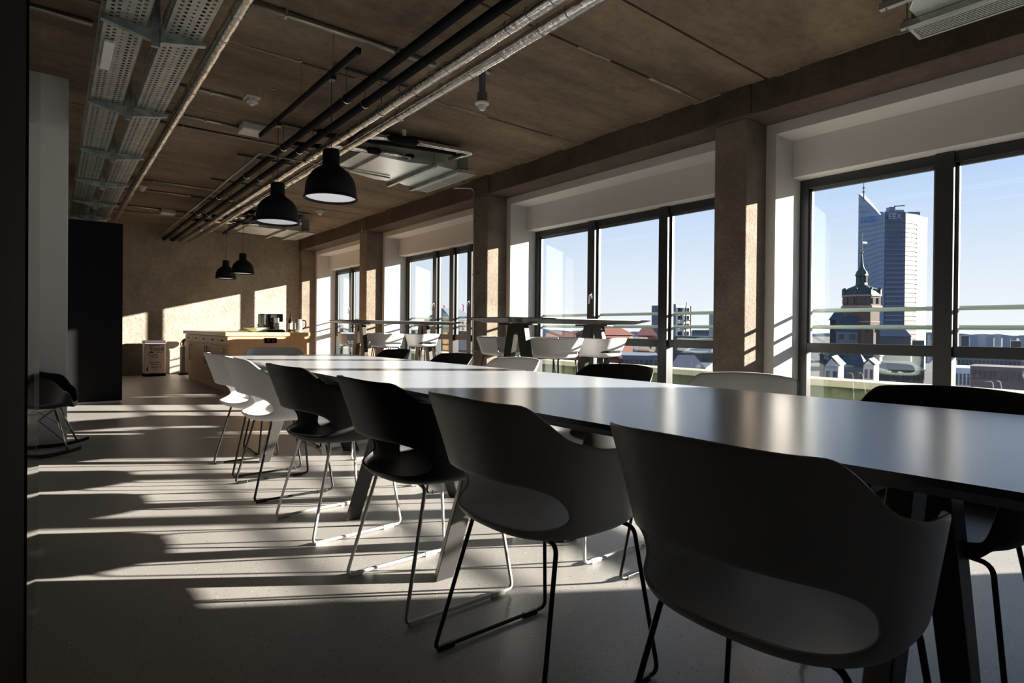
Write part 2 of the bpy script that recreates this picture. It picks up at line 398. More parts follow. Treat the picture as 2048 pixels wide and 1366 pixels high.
# bays: (y_near, y_far, mullion centres)
BAYS = [(-0.95, 2.49, (0.30, 1.39)), (2.97, 6.19, (3.98, 5.08)), (6.67, 10.01, (7.80, 8.34, 8.90)), (10.51, 13.57, (11.50, 12.62))]
HEAD = 2.385
for k, (y0, y1, mu) in enumerate(BAYS, 1):
    yo0 = y0 - 0.09; yo1 = y1 + 0.09
    # white lining: jambs, soffit, header panel
    mb = MB()
    mb.box(XL, XW + 0.06, yo0, y0, 0, ZB); mb.box(XL, XW + 0.06, y1, yo1, 0, ZB)
    mb.box(XL, XW + 0.06, y0, y1, 2.714, ZB)
    mb.box(5.19, XW + 0.06, y0, y1, HEAD, 2.72)
    struct(mb.build('trim_%d' % (k + 1), M_PLASTER, bevel=0.003))
    win = thing('window_%d' % k, None, None, (0, 0, 0)); struct(win)
    fr = MB(); x0, x1 = XW, XW + 0.09
    zt = HEAD; zb = 0.0
    fr.box(x0, x1, y0, y0 + 0.075, zb, zt); fr.box(x0, x1, y1 - 0.075, y1, zb, zt)
    fr.box(x0, x1, y0 + 0.075, y1 - 0.075, zt - 0.085, zt); fr.box(x0, x1, y0 + 0.075, y1 - 0.075, zb, 0.12)
    edges = [y0 + 0.075] + [v for c in sorted(mu) for v in (c - 0.06, c + 0.06)] + [y1 - 0.075]
    for c in mu: fr.box(x0 - 0.03, x1, c - 0.06, c + 0.06, zb, zt)
    fr.build('frame', M_FRAME, win, bevel=0.004)
    rs = MB(); gk = MB()
    for i in range(0, len(edges), 2):
        a, b = edges[i], edges[i + 1]
        rs.box(x0, x1 - 0.01, a, b, 0.818, 0.905)
        # slim sash rims
        gk.box(x0 + 0.03, x0 + 0.06, a, a + 0.022, 0.905, zt - 0.085); gk.box(x0 + 0.03, x0 + 0.06, b - 0.022, b, 0.905, zt - 0.085)
        gk.box(x0 + 0.03, x0 + 0.06, a, b, zt - 0.107, zt - 0.085)
        pg = MB(); pg.box(x0 + 0.042, x0 + 0.050, a + 0.001, b - 0.001, 0.90, zt - 0.08); pg.build('pane', M_GLASS, win)
        pg = MB(); pg.box(x0 + 0.042, x0 + 0.050, a + 0.001, b - 0.001, 0.115, 0.825); pg.build('pane', M_GLASS, win)
    rs.build('transom', M_FRAME, win, bevel=0.004)
    gk.build('sash_rim', mat('sash_grey', (0.16, 0.17, 0.17), 0.35, 0.4), win)
    rl = MB()
    for z in (1.048, 1.198):
        rl.tube([(XW + 0.13, y0 - 0.02, z), (XW + 0.13, y1 + 0.02, z)], 0.0175, 12)
    rl.build('guard_rail', M_RAILG, win)
    br = MB()
    for c in list(mu) + [y1 - 0.05, y0 + 0.05]:
        for z in (1.048, 1.198): br.box(XW + 0.06, XW + 0.13, c - 0.012, c + 0.012, z - 0.012, z + 0.012)
    br.build('rail_bracket', M_FRAME, win)
    # lever handles
    hs = {2: (5.045,), 3: (8.865, 7.765), 4: (12.58,), 1: ()}[k]
    for hy in hs:
        h = MB(); h.cyl((0, 0), 0.013, -0.05, 0.0, 14)
        h2 = MB(); h2.box(XW - 0.042, XW - 0.030, hy - 0.014, hy + 0.014, 1.40, 1.47)
        h2.tube(fillet([(XW - 0.03, hy, 1.445), (XW - 0.085, hy, 1.445), (XW - 0.088, hy, 1.33)], 0.012), 0.009, 10)
        h2.build('handle', M_CHROME, win, smooth=True)
# exterior wall outside the room around the windows, sill
struct(MB().box(5.32, 5.45, -3.2, 14.05, ZB, 3.4).build('facade', M_PLASTER))
mb = MB()
for (a, b) in ((-3.2, -1.04), (2.58, 2.88), (6.28, 6.58), (10.10, 10.42), (13.66, 14.05)): mb.box(5.32, 5.45, a, b, 0, ZB)
struct(mb.build('facade', M_PLASTER))
# terrace and parapet
struct(MB().box(5.45, 7.0, -4, 20, -0.3, -0.02).build('terrace', mat('terrace_slab', (0.20, 0.21, 0.17), 0.8)))
mb = MB(); mb.box(6.80, 7.05, -6, 30, -0.4, 0.40, 0); mb.box(6.74, 7.10, -6, 30, 0.40, 0.475, 1)
struct(mb.build('parapet', [M_PARIN, M_PARAPET], bevel=0.004))

# white wall end, black partition, smoked panel and black jamb on the left
struct(MB().box(-3.2, 0.10, 6.11, 6.42, 0, ZC).build('wall_stub', M_GREYPL, bevel=0.003))
t = thing('partition_block', 'tall matt black partition block in front of the far concrete wall', 'partition', (0, 0, 0))
MB().box(-2.6, 0.715, 9.03, 11.3, 0.03, 2.325).build('casing', M_BLACKPART, t, bevel=0.004)
MB().box(-2.58, 0.695, 9.06, 11.28, 0.0, 0.03).build('plinth', M_GREYPL, t)
t = thing('glossy_panel', 'smoked glossy full-height panel beside the black door jamb', 'panel', (0, 0, 0))
MB().box(-0.62, -0.048, 1.90, 3.59, 0.0, ZC - 0.01).build('face', M_PANEL, t)
struct(MB().box(-0.9, -0.052, 0.9, 1.83, 0.0, ZC).build('door_1', M_BLACK))
struct(MB().box(-1.0, -0.9, -3.2, 1.83, 0.0, ZC).build('wall_light_blocker', M_DARKW))  # unseen dark wall, added to keep light off the near chairs and floor

# ------------------------------------------------------------------ conference table modules
def poly_round(pts, r, n=6):
    out = []; m = len(pts)
    for i in range(m):
        a, b, c = Vector(pts[i - 1]), Vector(pts[i]), Vector(pts[(i + 1) % m])
        u = a - b; v = c - b
        p0 = b + u.normalized() * r; p1 = b + v.normalized() * r
        for k in range(n + 1):
            t_ = k / n; p = p0 * (1 - t_) ** 2 + b * 2 * t_ * (1 - t_) + p1 * t_ ** 2
            out.append((p.x, p.y))
    return out
def inset(pts, d):
    cx = sum(p[0] for p in pts) / len(pts); cy = sum(p[1] for p in pts) / len(pts)
    hx = max(abs(p[0] - cx) for p in pts); hy = max(abs(p[1] - cy) for p in pts)
    return [(cx + (p[0] - cx) * (hx - d) / hx, cy + (p[1] - cy) * (hy - d) / hy) for p in pts]
def tabletop(pts, zt, th, d, m_top, m_edge, parent, name='tabletop', edge=0.013):
    """a top whose underside is chamfered inwards"""
    mb = MB(); n = len(pts); low = inset(pts, d); mid = edge
    vs = [(p[0], p[1], zt) for p in pts] + [(p[0], p[1], zt - mid) for p in pts] + [(p[0], p[1], zt - th) for p in low]
    fs = [tuple(range(n))]; mi = [0]
    for i in range(n):
        j = (i + 1) % n
        fs.append((i, j, n + j, n + i)); mi.append(1); fs.append((n + i, n + j, 2 * n + j, 2 * n + i)); mi.append(1)
    fs.append(tuple(range(2 * n, 3 * n))[::-1]); mi.append(1)
    mb.v = vs; mb.f = fs; mb.mi = mi
    return mb.build(name, [m_top, m_edge], parent)
def splayed_leg(x_foot, x_top, y, zt, wf=0.085, wt=0.10, d=0.06):
    """folded-steel leg: V section, leaning in the x direction"""
    mb = MB(); s = 1 if x_top > x_foot else -1
    def sec(x, w, z):
        return [(x - w / 2, y - d / 2, z), (x + w / 2, y - d / 2, z), (x + w / 2 - s * 0.01, y + d / 2, z), (x - w / 2 + s * 0.03, y + d / 2, z)]
    mb.hexa(sec(x_foot, wf, 0), sec(x_top, wt, zt))
    return mb
ZT = 0.78
def conference(loc_y, pts, tr, label):
    cx = 1.53
    t = thing('conference_table', label, 'table', (cx, loc_y, 0), 0, 'long conference tables set end to end')
    L = [(x - cx, y - loc_y) for x, y in pts]
    tabletop(L, ZT, 0.034, 0.05, M_TOP, M_EDGE, t)
    for y in tr:
        for (xf, xt) in ((1.225, 1.46), (1.925, 1.66)):
            splayed_leg(xf - cx, xt - cx, y - loc_y, ZT - 0.06).build('leg', M_LEG, t, bevel=0.004)
        MB().box(-0.42, 0.42, y - loc_y - 0.05, y - loc_y + 0.05, ZT - 0.062, ZT - 0.034).build('cross_beam', M_LEG, t, bevel=0.003)
    MB().box(-0.10, -0.02, min(tr) - loc_y - 0.2, max(tr) - loc_y + 0.2, ZT - 0.075, ZT - 0.034).build('rail', M_LEG, t)
    tray = MB()
    a, b = min(tr) - loc_y + 0.3, max(tr) - loc_y - 0.3
    for dx in (0.06, 0.10, 0.14, 0.18): tray.tube(fillet([(dx, a, ZT - 0.05), (dx, a, ZT - 0.12), (dx, b, ZT - 0.12), (dx, b, ZT - 0.05)], 0.02), 0.003, 6)
    tray.build('cable_basket', M_BROD, t)
conference(1.2, poly_round([(1.065, 0.02), (1.02, 0.67), (0.985, 1.65), (0.998, 2.345), (2.0, 2.345), (2.03, 0.9), (2.085, 0.02)], 0.02),
           (0.44, 1.98), 'satin grey conference table nearest the camera, with chairs along both sides')
conference(3.5, poly_round([(0.998, 2.352), (1.0, 3.5), (1.04, 4.72), (1.93, 4.72), (1.985, 3.5), (2.0, 2.352)], 0.05),
           (2.88, 4.48), 'satin grey conference table at the far end, towards the oak island')

# ------------------------------------------------------------------ shell chairs
def shell(seat_z, back_z, arm_z, A, B, lean, flare, hole, arm_a, drop_a, nphi=96, arm_dip=0.0, knots=None, drop_w=0.26):
    """moulded tub shell. x forward, y left. angles from the rear (0) to the front (180)."""
    ph = [-PI + 2 * PI * (i + 0.5) / nphi for i in range(nphi)]
    hx = [hole[0] * (1 - e_) for e_ in (-0.0005, 0.0006, 0.004, 0.012, 0.028, 0.055, 0.09)]
    ph = sorted([p_ for p_ in ph if min(abs(abs(p_) - h_) for h_ in hx) > 0.02 or not (hx[-1] < abs(p_) < hx[0])] + hx + [-h_ for h_ in hx]); nphi = len(ph)
    def sup(a, n): return math.copysign(abs(a) ** (2 / n), a)
    def sm(t): t = max(0, min(1, t)); return t * t * (3 - 2 * t)
    cols = []
    for p in ph:
        a = abs(p); c, s = -sup(math.cos(p), 2.7), sup(math.sin(p), 2.7)
        S = Vector((A * c, B * s, 0))
        # rim height by angle
        if knots and a < knots[-1][0]:
            for (a0, h0), (a1, h1) in zip(knots[:-1], knots[1:]):
                if a0 <= a <= a1: h = h0 + (h1 - h0) * (sm((a - a0) / (a1 - a0)) * 0.7 + 0.3 * (a - a0) / (a1 - a0))
        elif a < 0.62: h = back_z - 0.012 * (a / 0.62) ** 2
        elif a < arm_a: h = back_z - 0.012 + (arm_z - arm_dip - back_z + 0.012) * sm((a - 0.62) / (arm_a - 0.62))
        elif a < drop_a: h = arm_z - arm_dip + arm_dip * sm((a - arm_a) / (drop_a - arm_a) * 1.1)
        else: h = seat_z + 0.03 + (arm_z - seat_z - 0.03) * (1 - sm((a - drop_a) / drop_w)) ** 1.2
        front = sm((a - drop_a - 0.02) / 0.3)
        wall = max(0.0, (h - seat_z - 0.03))
        k = wall / (back_z - seat_z)
        out = Vector((-lean * max(0.0, math.cos(p)) ** 0.8 if math.cos(p) > 0 else 0.0, flare * s, 0)) * k ** 0.85
        if a > PI / 2: out.x += 0.11 * min(1.0, (a - PI / 2)) * (1 - front) * k
        prof = []
        zf = seat_z + 0.028 * (1 - front) - 0.012 * front            # edge of the pan
        prof.append(Vector((S.x * 0.0, 0, seat_z - 0.012)))
        prof.append(Vector((S.x * 0.35, S.y * 0.35, seat_z - 0.012)))
        prof.append(Vector((S.x * 0.70, S.y * 0.70, seat_z - 0.006)))
        prof.append(Vector((S.x * 0.88, S.y * 0.88, seat_z + 0.002 * (1 - front) - 0.004 * front)))
        prof.append(Vector((S.x * 0.97, S.y * 0.97, seat_z + 0.014 * (1 - front) - 0.010 * front)))
        prof.append(Vector((S.x, S.y, zf + 0.004)))
        lowz = zf + 0.004
        topz = max(h, lowz + 0.0005)
        T = S + out
        def at(z):
            f = 0 if topz - lowz < 1e-3 else (z - lowz) / (topz - lowz)
            f = max(0, min(1, f)); g = f ** 1.25 if a < 1.2 else f
            return Vector((S.x + (T.x - S.x) * g, S.y + (T.y - S.y) * g, z))
        hw, hz0, hz1 = hole
        if a < hw:
            q = (1 - (a / hw) ** 3.4) ** 0.5; mid = hz0 + (hz1 - hz0) * 0.30
            zb_ = mid - (mid - hz0) * q; zt_ = mid + (hz1 - mid) * q; open_ = True
        else:
            mid = hz0 + (hz1 - hz0) * 0.30; zb_ = zt_ = min(mid, lowz + (topz - lowz) * 0.3); open_ = False
        lower = [at(lowz + (zb_ - lowz) * f) for f in (0.5, 1.0)]
        upper = [at(zt_ + (topz - zt_) * f) for f in (0.0, 0.12, 0.3, 0.5, 0.7, 0.88, 1.0)]
        cols.append((prof + lower, upper, open_))
    mb = MB(); vs = []; fs = []
    nl = len(cols[0][0]); nu = len(cols[0][1]); st = nl + nu
    for lo, up, _ in cols: vs += lo + up
    for i in range(nphi):
        j = (i + 1) % nphi
        for k in range(st - 1):
            if k == nl - 1 and (cols[i][2] or cols[j][2]): continue
            fs.append((i * st + k, j * st + k, j * st + k + 1, i * st + k + 1))
    mb.add(vs, fs)
    return mb
def shell_obj(mb, m, parent, th=0.009):
    o = mb.build('seat_shell', m, parent, smooth=True, merge=True)
    s = o.modifiers.new('thickness', 'SOLIDIFY'); s.thickness = th; s.offset = 0; s.use_even_offset = False
    b = o.modifiers.new('smooth', 'SUBSURF'); b.levels = 1; b.render_levels = 1
    return o

CH_SHELL = shell(0.452, 0.828, 0.663, 0.234, 0.242, 0.116, 0.045, (1.15, 0.484, 0.606), 1.50, 2.18, knots=((0, 0.828), (0.72, 0.819), (1.28, 0.715), (1.55, 0.692), (2.18, 0.663)), drop_w=0.24)
def make_chair(label, m_shell, m_rod, loc, rotz, group):
    t = thing('dining_chair', label, 'chair', loc, rotz, group)
    shell_obj(CH_SHELL, m_shell, t)
    for s in (-1, 1):
        p = fillet([(-0.10, s * 0.05, 0.437), (-0.125, s * 0.185, 0.437), (-0.232, s * 0.245, 0.011), (0.225, s * 0.245, 0.011), (0.172, s * 0.195, 0.430), (0.15, s * 0.06, 0.437)], 0.028)
        lg = MB().tube(p, 0.0068, 8).build('sled_leg', m_rod, t, smooth=True)
        for gx in (-0.19, 0.155):
            MB().box(gx - 0.03, gx + 0.03, s * 0.245 - 0.008, s * 0.245 + 0.008, 0.0, 0.018).build('glide', m_rod, lg, bevel=0.003)
    MB().tube([(-0.10, -0.06, 0.437), (-0.10, 0.06, 0.437)], 0.0068, 8).tube([(0.15, -0.07, 0.437), (0.15, 0.07, 0.437)], 0.0068, 8).tube([(-0.10, 0, 0.437), (0.15, 0, 0.437)], 0.0068, 8).build('seat_frame', m_rod, t, smooth=True)
    return t
GN = 'shell chairs along the room side of the conference tables'
GW = 'shell chairs along the window side of the conference tables'
c0 = make_chair('white shell armchair nearest the camera at bottom right, black sled legs', M_WPLAST, M_BROD, (1.155, 0.575, 0), 0, GN)
wb = {}
bw = {'white_plastic': 'black_plastic', 'black_lacquered_rod': 'white_lacquered_rod'}
bb = {'white_plastic': 'black_plastic'}
dup(c0, (1.155, 1.28, 0), 0, 'white shell armchair between the nearest white chair and a black chair', GN)
dup(c0, (1.155, 1.957, 0), 0, 'black shell armchair with pale sled legs next to the second white chair', GN, bw)
dup(c0, (1.155, 2.87, 0), 0.04, 'black shell armchair with pale sled legs next to the two far white chairs', GN, bw)
dup(c0, (1.135, 3.69, 0), -0.03, 'white shell armchair with black sled legs beside the farther black chair', GN)
dup(c0, (1.155, 4.36, 0), 0.03, 'white shell armchair at the far left corner of the conference tables', GN)
XO = 1.99
dup(c0, (XO, 0.56, 0), PI, 'black shell armchair with black legs at the right edge, window side', GW, bb)
dup(c0, (XO, 1.265, 0), PI, 'light grey shell armchair, window side, in front of the nearest pillar', GW)
dup(c0, (XO, 1.95, 0), PI, 'black shell armchair, window side, in front of the middle window', GW, bw)
dup(c0, (XO, 2.78, 0), PI, 'light grey shell armchair, window side, in front of the nearer bar table', GW)
dup(c0, (XO, 3.47, 0), PI, 'black shell armchair, window side, in front of the second pillar', GW, bw)
dup(c0, (XO, 4.38, 0), PI, 'black shell armchair, window side, farthest along the row', GW, bw)
dup(c0, (1.50, 4.93, 0), -PI / 2, 'white shell armchair at the head of the table before the oak island', 'head chair of the conference tables')

# ------------------------------------------------------------------ bar tables and stools
def bar_table(x0, x1, y0, y1, label):
    cx, cy = (x0 + x1) / 2, (y0 + y1) / 2
    t = thing('bar_table', label, 'table', (cx, cy, 0), 0, 'bar tables by the windows')
    L = [(x - cx, y - cy) for x, y in poly_round([(x0, y0), (x1, y0), (x1, y1), (x0, y1)], 0.06)]
    tabletop(L, 1.115, 0.048, 0.13, M_BARTOP, M_BARTOP, t, edge=0.008)
    for xx in (-0.63, 0.46):
        for s in (-1, 1):
            mb = MB(); w = 0.032; d0, d1 = 0.105, 0.12
            yb, yt = s * 0.30, s * 0.065
            mb.hexa([(xx - w, yb - d0 / 2, 0), (xx + w, yb - d0 / 2, 0), (xx + w, yb + d0 / 2, 0), (xx - w, yb + d0 / 2, 0)],
                    [(xx - w, yt - d1 / 2, 1.05), (xx + w, yt - d1 / 2, 1.05), (xx + w, yt + d1 / 2, 1.05), (xx - w, yt + d1 / 2, 1.055)])
            mb.build('leg', M_LEG, t, bevel=0.004)
        MB().box(xx - 0.05, xx + 0.05, -0.24, 0.24, 1.045, 1.064).build('cross_beam', M_LEG, t)
bar_table(3.22, 5.28, 4.08, 4.80, 'high bar table with thin dark top, nearer one, beside the middle window')
bar_table(3.25, 5.27, 7.85, 8.57, 'high bar table with thin dark top, farther one, near the oak island')
ST_SHELL = shell(0.728, 0.925, 0.918, 0.20, 0.205, 0.075, 0.045, (0.95, 0.762, 0.790), 1.75, 2.0)
def make_stool(label, loc, rotz):
    t = thing('bar_stool', label, 'stool', loc, rotz, 'white bar stools at the bar tables')
    shell_obj(ST_SHELL, M_STOOLW, t)
    for sx in (-1, 1):
        for sy in (-1, 1):
            p = fillet([(sx * 0.08, sy * 0.04, 0.712), (sx * 0.14, sy * 0.14, 0.712), (sx * 0.215, sy * 0.215, 0.0)], 0.03)
            MB().tube(p, 0.008, 8).build('leg', M_BROD, t, smooth=True)
    z = 0.22; q = 0.14 + 0.075 * (0.712 - z) / 0.712
    MB().tube([(-q, -q, z), (q, -q, z), (q, q, z), (-q, q, z)], 0.007, 8, closed=True).build('footrest', M_BROD, t)
    MB().tube([(-0.08, -0.04, 0.712), (0.08, -0.04, 0.712)], 0.007, 6).tube([(-0.08, 0.04, 0.712), (0.08, 0.04, 0.712)], 0.007, 6).build('seat_frame', M_BROD, t)
    return t
s0 = make_stool('white bar stool, near side of the nearer bar table, seen from its back', (3.93, 4.22, 0), PI / 2 + 0.15)
dup(s0, (4.58, 4.22, 0), PI / 2 + 0.1, 'white bar stool nearest the middle window, near side of the nearer bar table')
dup(s0, (3.86, 5.02, 0), -PI / 2 + 0.1, 'white bar stool left of the nearer bar table legs, far side')
dup(s0, (4.36, 5.02, 0), -PI / 2, 'white bar stool behind the nearer bar table legs, far side')
dup(s0, (3.94, 7.98, 0), PI / 2 + 0.15, 'white bar stool, near side of the farther bar table, seen from its back')
dup(s0, (4.56, 7.98, 0), PI / 2 + 0.1, 'white bar stool nearest the third window, near side of the farther bar table')
dup(s0, (3.80, 8.82, 0), -PI / 2 + 0.1, 'white bar stool at the left end of the farther bar table')
dup(s0, (4.36, 8.82, 0), -PI / 2, 'white bar stool half hidden behind the farther bar table legs')
# ------------------------------------------------------------------ cable trays
def cable_tray(x0, x1, y0, y1, z, label):
    t = thing('cable_tray', label, 'cable tray', (x0, y0, z), 0, 'cable trays under the ceiling')
    W = x1 - x0; mb = MB(); cols = []
    cut = [0.0, 0.018, 0.034, 0.046, 0.062, W * 0.5 - 0.006, W * 0.5 + 0.006, W - 0.062, W - 0.046, W - 0.034, W - 0.018, W]
    holes = {1: 0, 3: 1, 7: 0, 9: 1}        # column index of the cell -> phase
    n = int((y1 - y0) / 0.044)
    for i in range(n):
        ya = i * 0.044; yb = ya + 0.022; yc = ya + 0.044
        for c in range(len(cut) - 1):
            a, b = cut[c], cut[c + 1]
            if c in holes:
                if holes[c] == 0: mb.add([(a, ya, 0), (b, ya, 0), (b, yb, 0), (a, yb, 0)], [(0, 1, 2, 3)])
                else: mb.add([(a, yb, 0), (b, yb, 0), (b, yc, 0), (a, yc, 0)], [(0, 1, 2, 3)])
            elif c == 5:
                mb.add([(a, ya, 0), (b, ya, 0), (b, ya + 0.032, 0), (a, ya + 0.032, 0)], [(0, 1, 2, 3)])
            else: mb.add([(a, ya, 0), (b, ya, 0), (b, yc, 0), (a, yc, 0)], [(0, 1, 2, 3)])
        for xx, s in ((0, -1), (W, 1)):
            h = 0.012 * s
            mb.add([(xx, ya, 0), (xx, yc, 0), (xx + h * .3, yc, 0.012), (xx + h * .3, ya, 0.012)], [(0, 1, 2, 3)])
            mb.add([(xx + h * .3, ya, 0.012), (xx + h * .3, yb, 0.012), (xx + h, yb, 0.028), (xx + h, ya, 0.028)], [(0, 1, 2, 3)])
            mb.add([(xx + h, ya, 0.028), (xx + h, yc, 0.028), (xx + h, yc, 0.060), (xx + h, ya, 0.060)], [(0, 1, 2, 3)])
    mb.build('perforated_floor', M_GALV, t)
    fl = MB(); fl.tube([(-0.012, 0, 0.06), (-0.012, y1 - y0, 0.06)], 0.004, 6).tube([(W + 0.012, 0, 0.06), (W + 0.012, y1 - y0, 0.06)], 0.004, 6)
    fl.build('rim', M_GALV, t)
    cb = MB(); L = y1 - y0
    for k, (xx, r) in enumerate(((0.04, 0.006), (0.055, 0.005), (0.085, 0.007), (0.11, 0.006), (0.14, 0.008))):
        pts = [(xx + random.uniform(-.012, .012), L * q / 14, 0.010 + r) for q in range(15)]
        cb.tube(fillet(pts, 0.1, 3), r, 6)
    cb.build('cables', mat('grey_cable', (0.10, 0.10, 0.11), 0.6), t)
    return t
cable_tray(0.207, 0.390, 1.4, 11.0, 2.62, 'perforated steel cable tray under the ceiling, nearer the left wall')
cable_tray(0.478, 0.658, 1.4, 11.0, 2.62, 'perforated steel cable tray under the ceiling, next to the foil-wrapped pipe')
t0 = thing('tray_bracket', 'T-shaped steel bracket carrying both cable trays, nearest the camera', 'bracket', (0.434, 2.26, 0), 0, 'brackets of the cable trays')
mb = MB(); mb.box(-0.022, 0.022, -0.012, 0.012, 2.52, ZC); mb.box(-0.05, 0.05, -0.03, 0.03, ZC - 0.008, ZC); mb.build('hanger_post', M_BRACK, t0, bevel=0.002)
for s in (-1, 1):
    mb = MB(); a, b = s * 0.020, s * 0.245
    mb.hexa([(a, -0.018, 2.545), (a, 0.018, 2.545), (a, 0.018, 2.612), (a, -0.018, 2.612)], [(b, -0.018, 2.592), (b, 0.018, 2.592), (b, 0.018, 2.612), (b, -0.018, 2.612)])
    mb.build('arm', M_BRACK, t0, bevel=0.002)
for yy, lab in ((3.68, 'second from the camera'), (5.10, 'third from the camera'), (6.53, 'fourth from the camera'), (7.92, 'fifth from the camera'), (9.31, 'sixth from the camera'), (10.50, 'farthest, above the black partition')):
    dup(t0, (0.434, yy, 0), 0, 'T-shaped steel bracket carrying both cable trays, ' + lab)
tag(MB().box(0.222, 0.272, 3.98, 4.42, 2.600, 2.618).build('tray_label_plate', M_WHITEBOX, bevel=0.003), 'pale blank plate fixed under the left cable tray', 'plate')

# ------------------------------------------------------------------ pipes along the ceiling
def wrapped_pipe(x, z, r, y0, y1, label, name='foil_pipe', wraps=0.32, group='foil-wrapped pipes along the room'):
    mb = MB(); P = []; R = []
    y = y0
    while y < y1:
        P.append((x, y, z)); R.append(r + random.uniform(-0.0025, 0.0025)); y += 0.10
    mb.tube(P, R, 18)
    o = mb.build(name, M_FOIL, None, smooth=True)
    tag(o, label, 'pipe', group)
    y = y0 + 0.1; m_w = mat('tie_wire', (0.4, 0.38, 0.35), 0.4, 0.8)
    while y < y1:
        wr = MB(); wr.tube([(x + (r + 0.0035) * math.cos(a), y + 0.01 * math.sin(a), z + (r + 0.0035) * math.sin(a)) for a in [2 * PI * k / 20 for k in range(20)]], 0.0018, 5, closed=True)
        wr.tube([(x + r * 0.6, y, z + r * 0.8), (x + r * 0.6 + 0.006, y, z + r * 0.8 + 0.02)], 0.0018, 5)
        wr.build('tie_wire', m_w, o)
        y += wraps * random.uniform(0.6, 1.2)
    return o
wrapped_pipe(0.845, 2.85, 0.040, 1.2, YF, 'foil-wrapped pipe running beside the cable trays', wraps=0.5, group=None)
wrapped_pipe(2.10, 2.78, 0.040, 0.6, YF, 'foil-wrapped pipe next to the black pipes')
wrapped_pipe(2.262, 2.78, 0.040, 0.6, YF, 'foil-wrapped pipe nearer the windows')
def black_pipe(x, r, y0, y1, z, label):
    return tag(MB().tube([(x, y0, z), (x, (y0 + y1) / 2, z), (x, y1, z)], r, 16).build('black_pipe', M_BPIPE, smooth=True), label, 'pipe', 'black insulated pipes along the room')
black_pipe(1.80, 0.030, 0.6, YF, 2.80, 'black insulated pipe next to the lighting track')
black_pipe(1.955, 0.030, 0.6, YF, 2.80, 'black insulated pipe next to the foil-wrapped pipes')
tag(MB().tube([(1.62, 6.1, 2.745), (1.62, 13.6, 2.745)], 0.011, 10).build('thin_pipe', M_STEELPIPE, smooth=True), 'thin steel pipe beneath the black pipes in the far half', 'pipe')
tag(MB().tube([(1.62, 6.12, 2.745), (3.05, 6.12, 2.745)], 0.009, 10).build('thin_pipe', M_STEELPIPE, smooth=True), 'thin steel pipe crossing towards the nearer duct unit', 'pipe')
# hanger rails
hr = thing('pipe_hanger', 'pipe hanger rail with rods and clips, nearest the camera', 'hanger', (0, 1.9, 0), 0, 'pipe hanger rails across the pipes')
MB().box(1.70, 2.36, -0.012, 0.012, ZC - 0.045, ZC - 0.018).build('channel', M_CHAN, hr, bevel=0.002)
for x, r in ((1.80, 0.033), (1.955, 0.033), (2.10, 0.043), (2.262, 0.043)):
    z = 2.80 if x < 2 else 2.78
    h = MB().tube([(x, 0, z + r), (x, 0, ZC - 0.04)], 0.004, 6).build('rod', M_STEELPIPE, hr)
    MB().tube([(x + (r + 0.001) * math.cos(a), 0, z + (r + 0.001) * math.sin(a)) for a in [2 * PI * k / 18 for k in range(18)]], 0.005, 6, closed=True).build('clip', M_CHROME, hr)
for yy, l in ((4.37, 'second from the camera, beside the first pendant'), (5.95, 'third from the camera, beside the duct unit'), (7.35, 'fourth from the camera'), (8.80, 'fifth from the camera'), (10.25, 'sixth from the camera'), (11.7, 'farthest from the camera')):
    dup(hr, (0, yy, 0), 0, 'pipe hanger rail with rods and clips, ' + l)
def conduit(x0, x1, y, r, label, y1=None, clips=True):
    y1 = y if y1 is None else y1
    o = MB().tube([(x0, y, ZC - r - 0.006), (x1, y1, ZC - r - 0.006)], r, 12).build('conduit', M_STEELPIPE, smooth=True)
    tag(o, label, 'conduit', 'steel conduits across the ceiling')
    n = max(1, int(abs(x1 - x0) / 0.55))
    for i in range(n):
        f = (i + 0.6) / n
        MB().box(x0 + (x1 - x0) * f - 0.008, x0 + (x1 - x0) * f + 0.008, y + (y1 - y) * f - r - 0.004, y + (y1 - y) * f + r + 0.004, ZC - 2 * r - 0.010, ZC).build('clip', M_GALV, o)
conduit(0.70, 2.30, 3.87, 0.021, 'thick steel conduit crossing the ceiling nearest the camera')
conduit(-1.2, 0.205, 4.84, 0.019, 'steel conduit left of the cable trays')
conduit(0.70, 1.33, 5.60, 0.013, 'short steel conduit ending at the nearest smoke detector')
conduit(0.70, 1.50, 6.39, 0.013, 'short steel conduit ending at the nearer white box')
conduit(0.70, 2.40, 6.75, 0.010, 'thin steel conduit just past the nearer white box')
conduit(0.70, 2.10, 9.55, 0.012, 'steel conduit in front of the small far smoke detector')
conduit(0.70, 2.10, 10.25, 0.012, 'steel conduit just behind the small far smoke detector')
conduit(0.70, 1.50, 11.75, 0.016, 'short steel conduit ending at the farther white box')
conduit(0.70, 2.10, 12.35, 0.010, 'thin steel conduit closest to the far wall')
conduit(2.9, 3.62, 10.45, 0.014, 'steel conduit ending at the detector near the windows')
# conduit down the second pillar
mb = MB(); mb.tube(fillet([(4.27, 6.66, 2.93), (4.51, 6.50, 2.93), (4.51, 6.50, 0.0)], 0.08, 8), 0.014, 12)
o = mb.build('wall_conduit', M_STEELPIPE, smooth=True); tag(o, 'steel conduit bending down the second pillar to the floor', 'conduit')
for z in (0.7, 1.75, 2.55): MB().box(4.50, XP + 0.002, 6.475, 6.525, z - 0.012, z + 0.012).build('clip', M_GALV, o)
o = MB().tube([(4.545, 10.24, ZB), (4.545, 10.24, ZC)], 0.008, 8).build('wall_conduit', M_STEELPIPE, smooth=True); tag(o, 'short thin conduit on the beam above the third pillar', 'conduit')

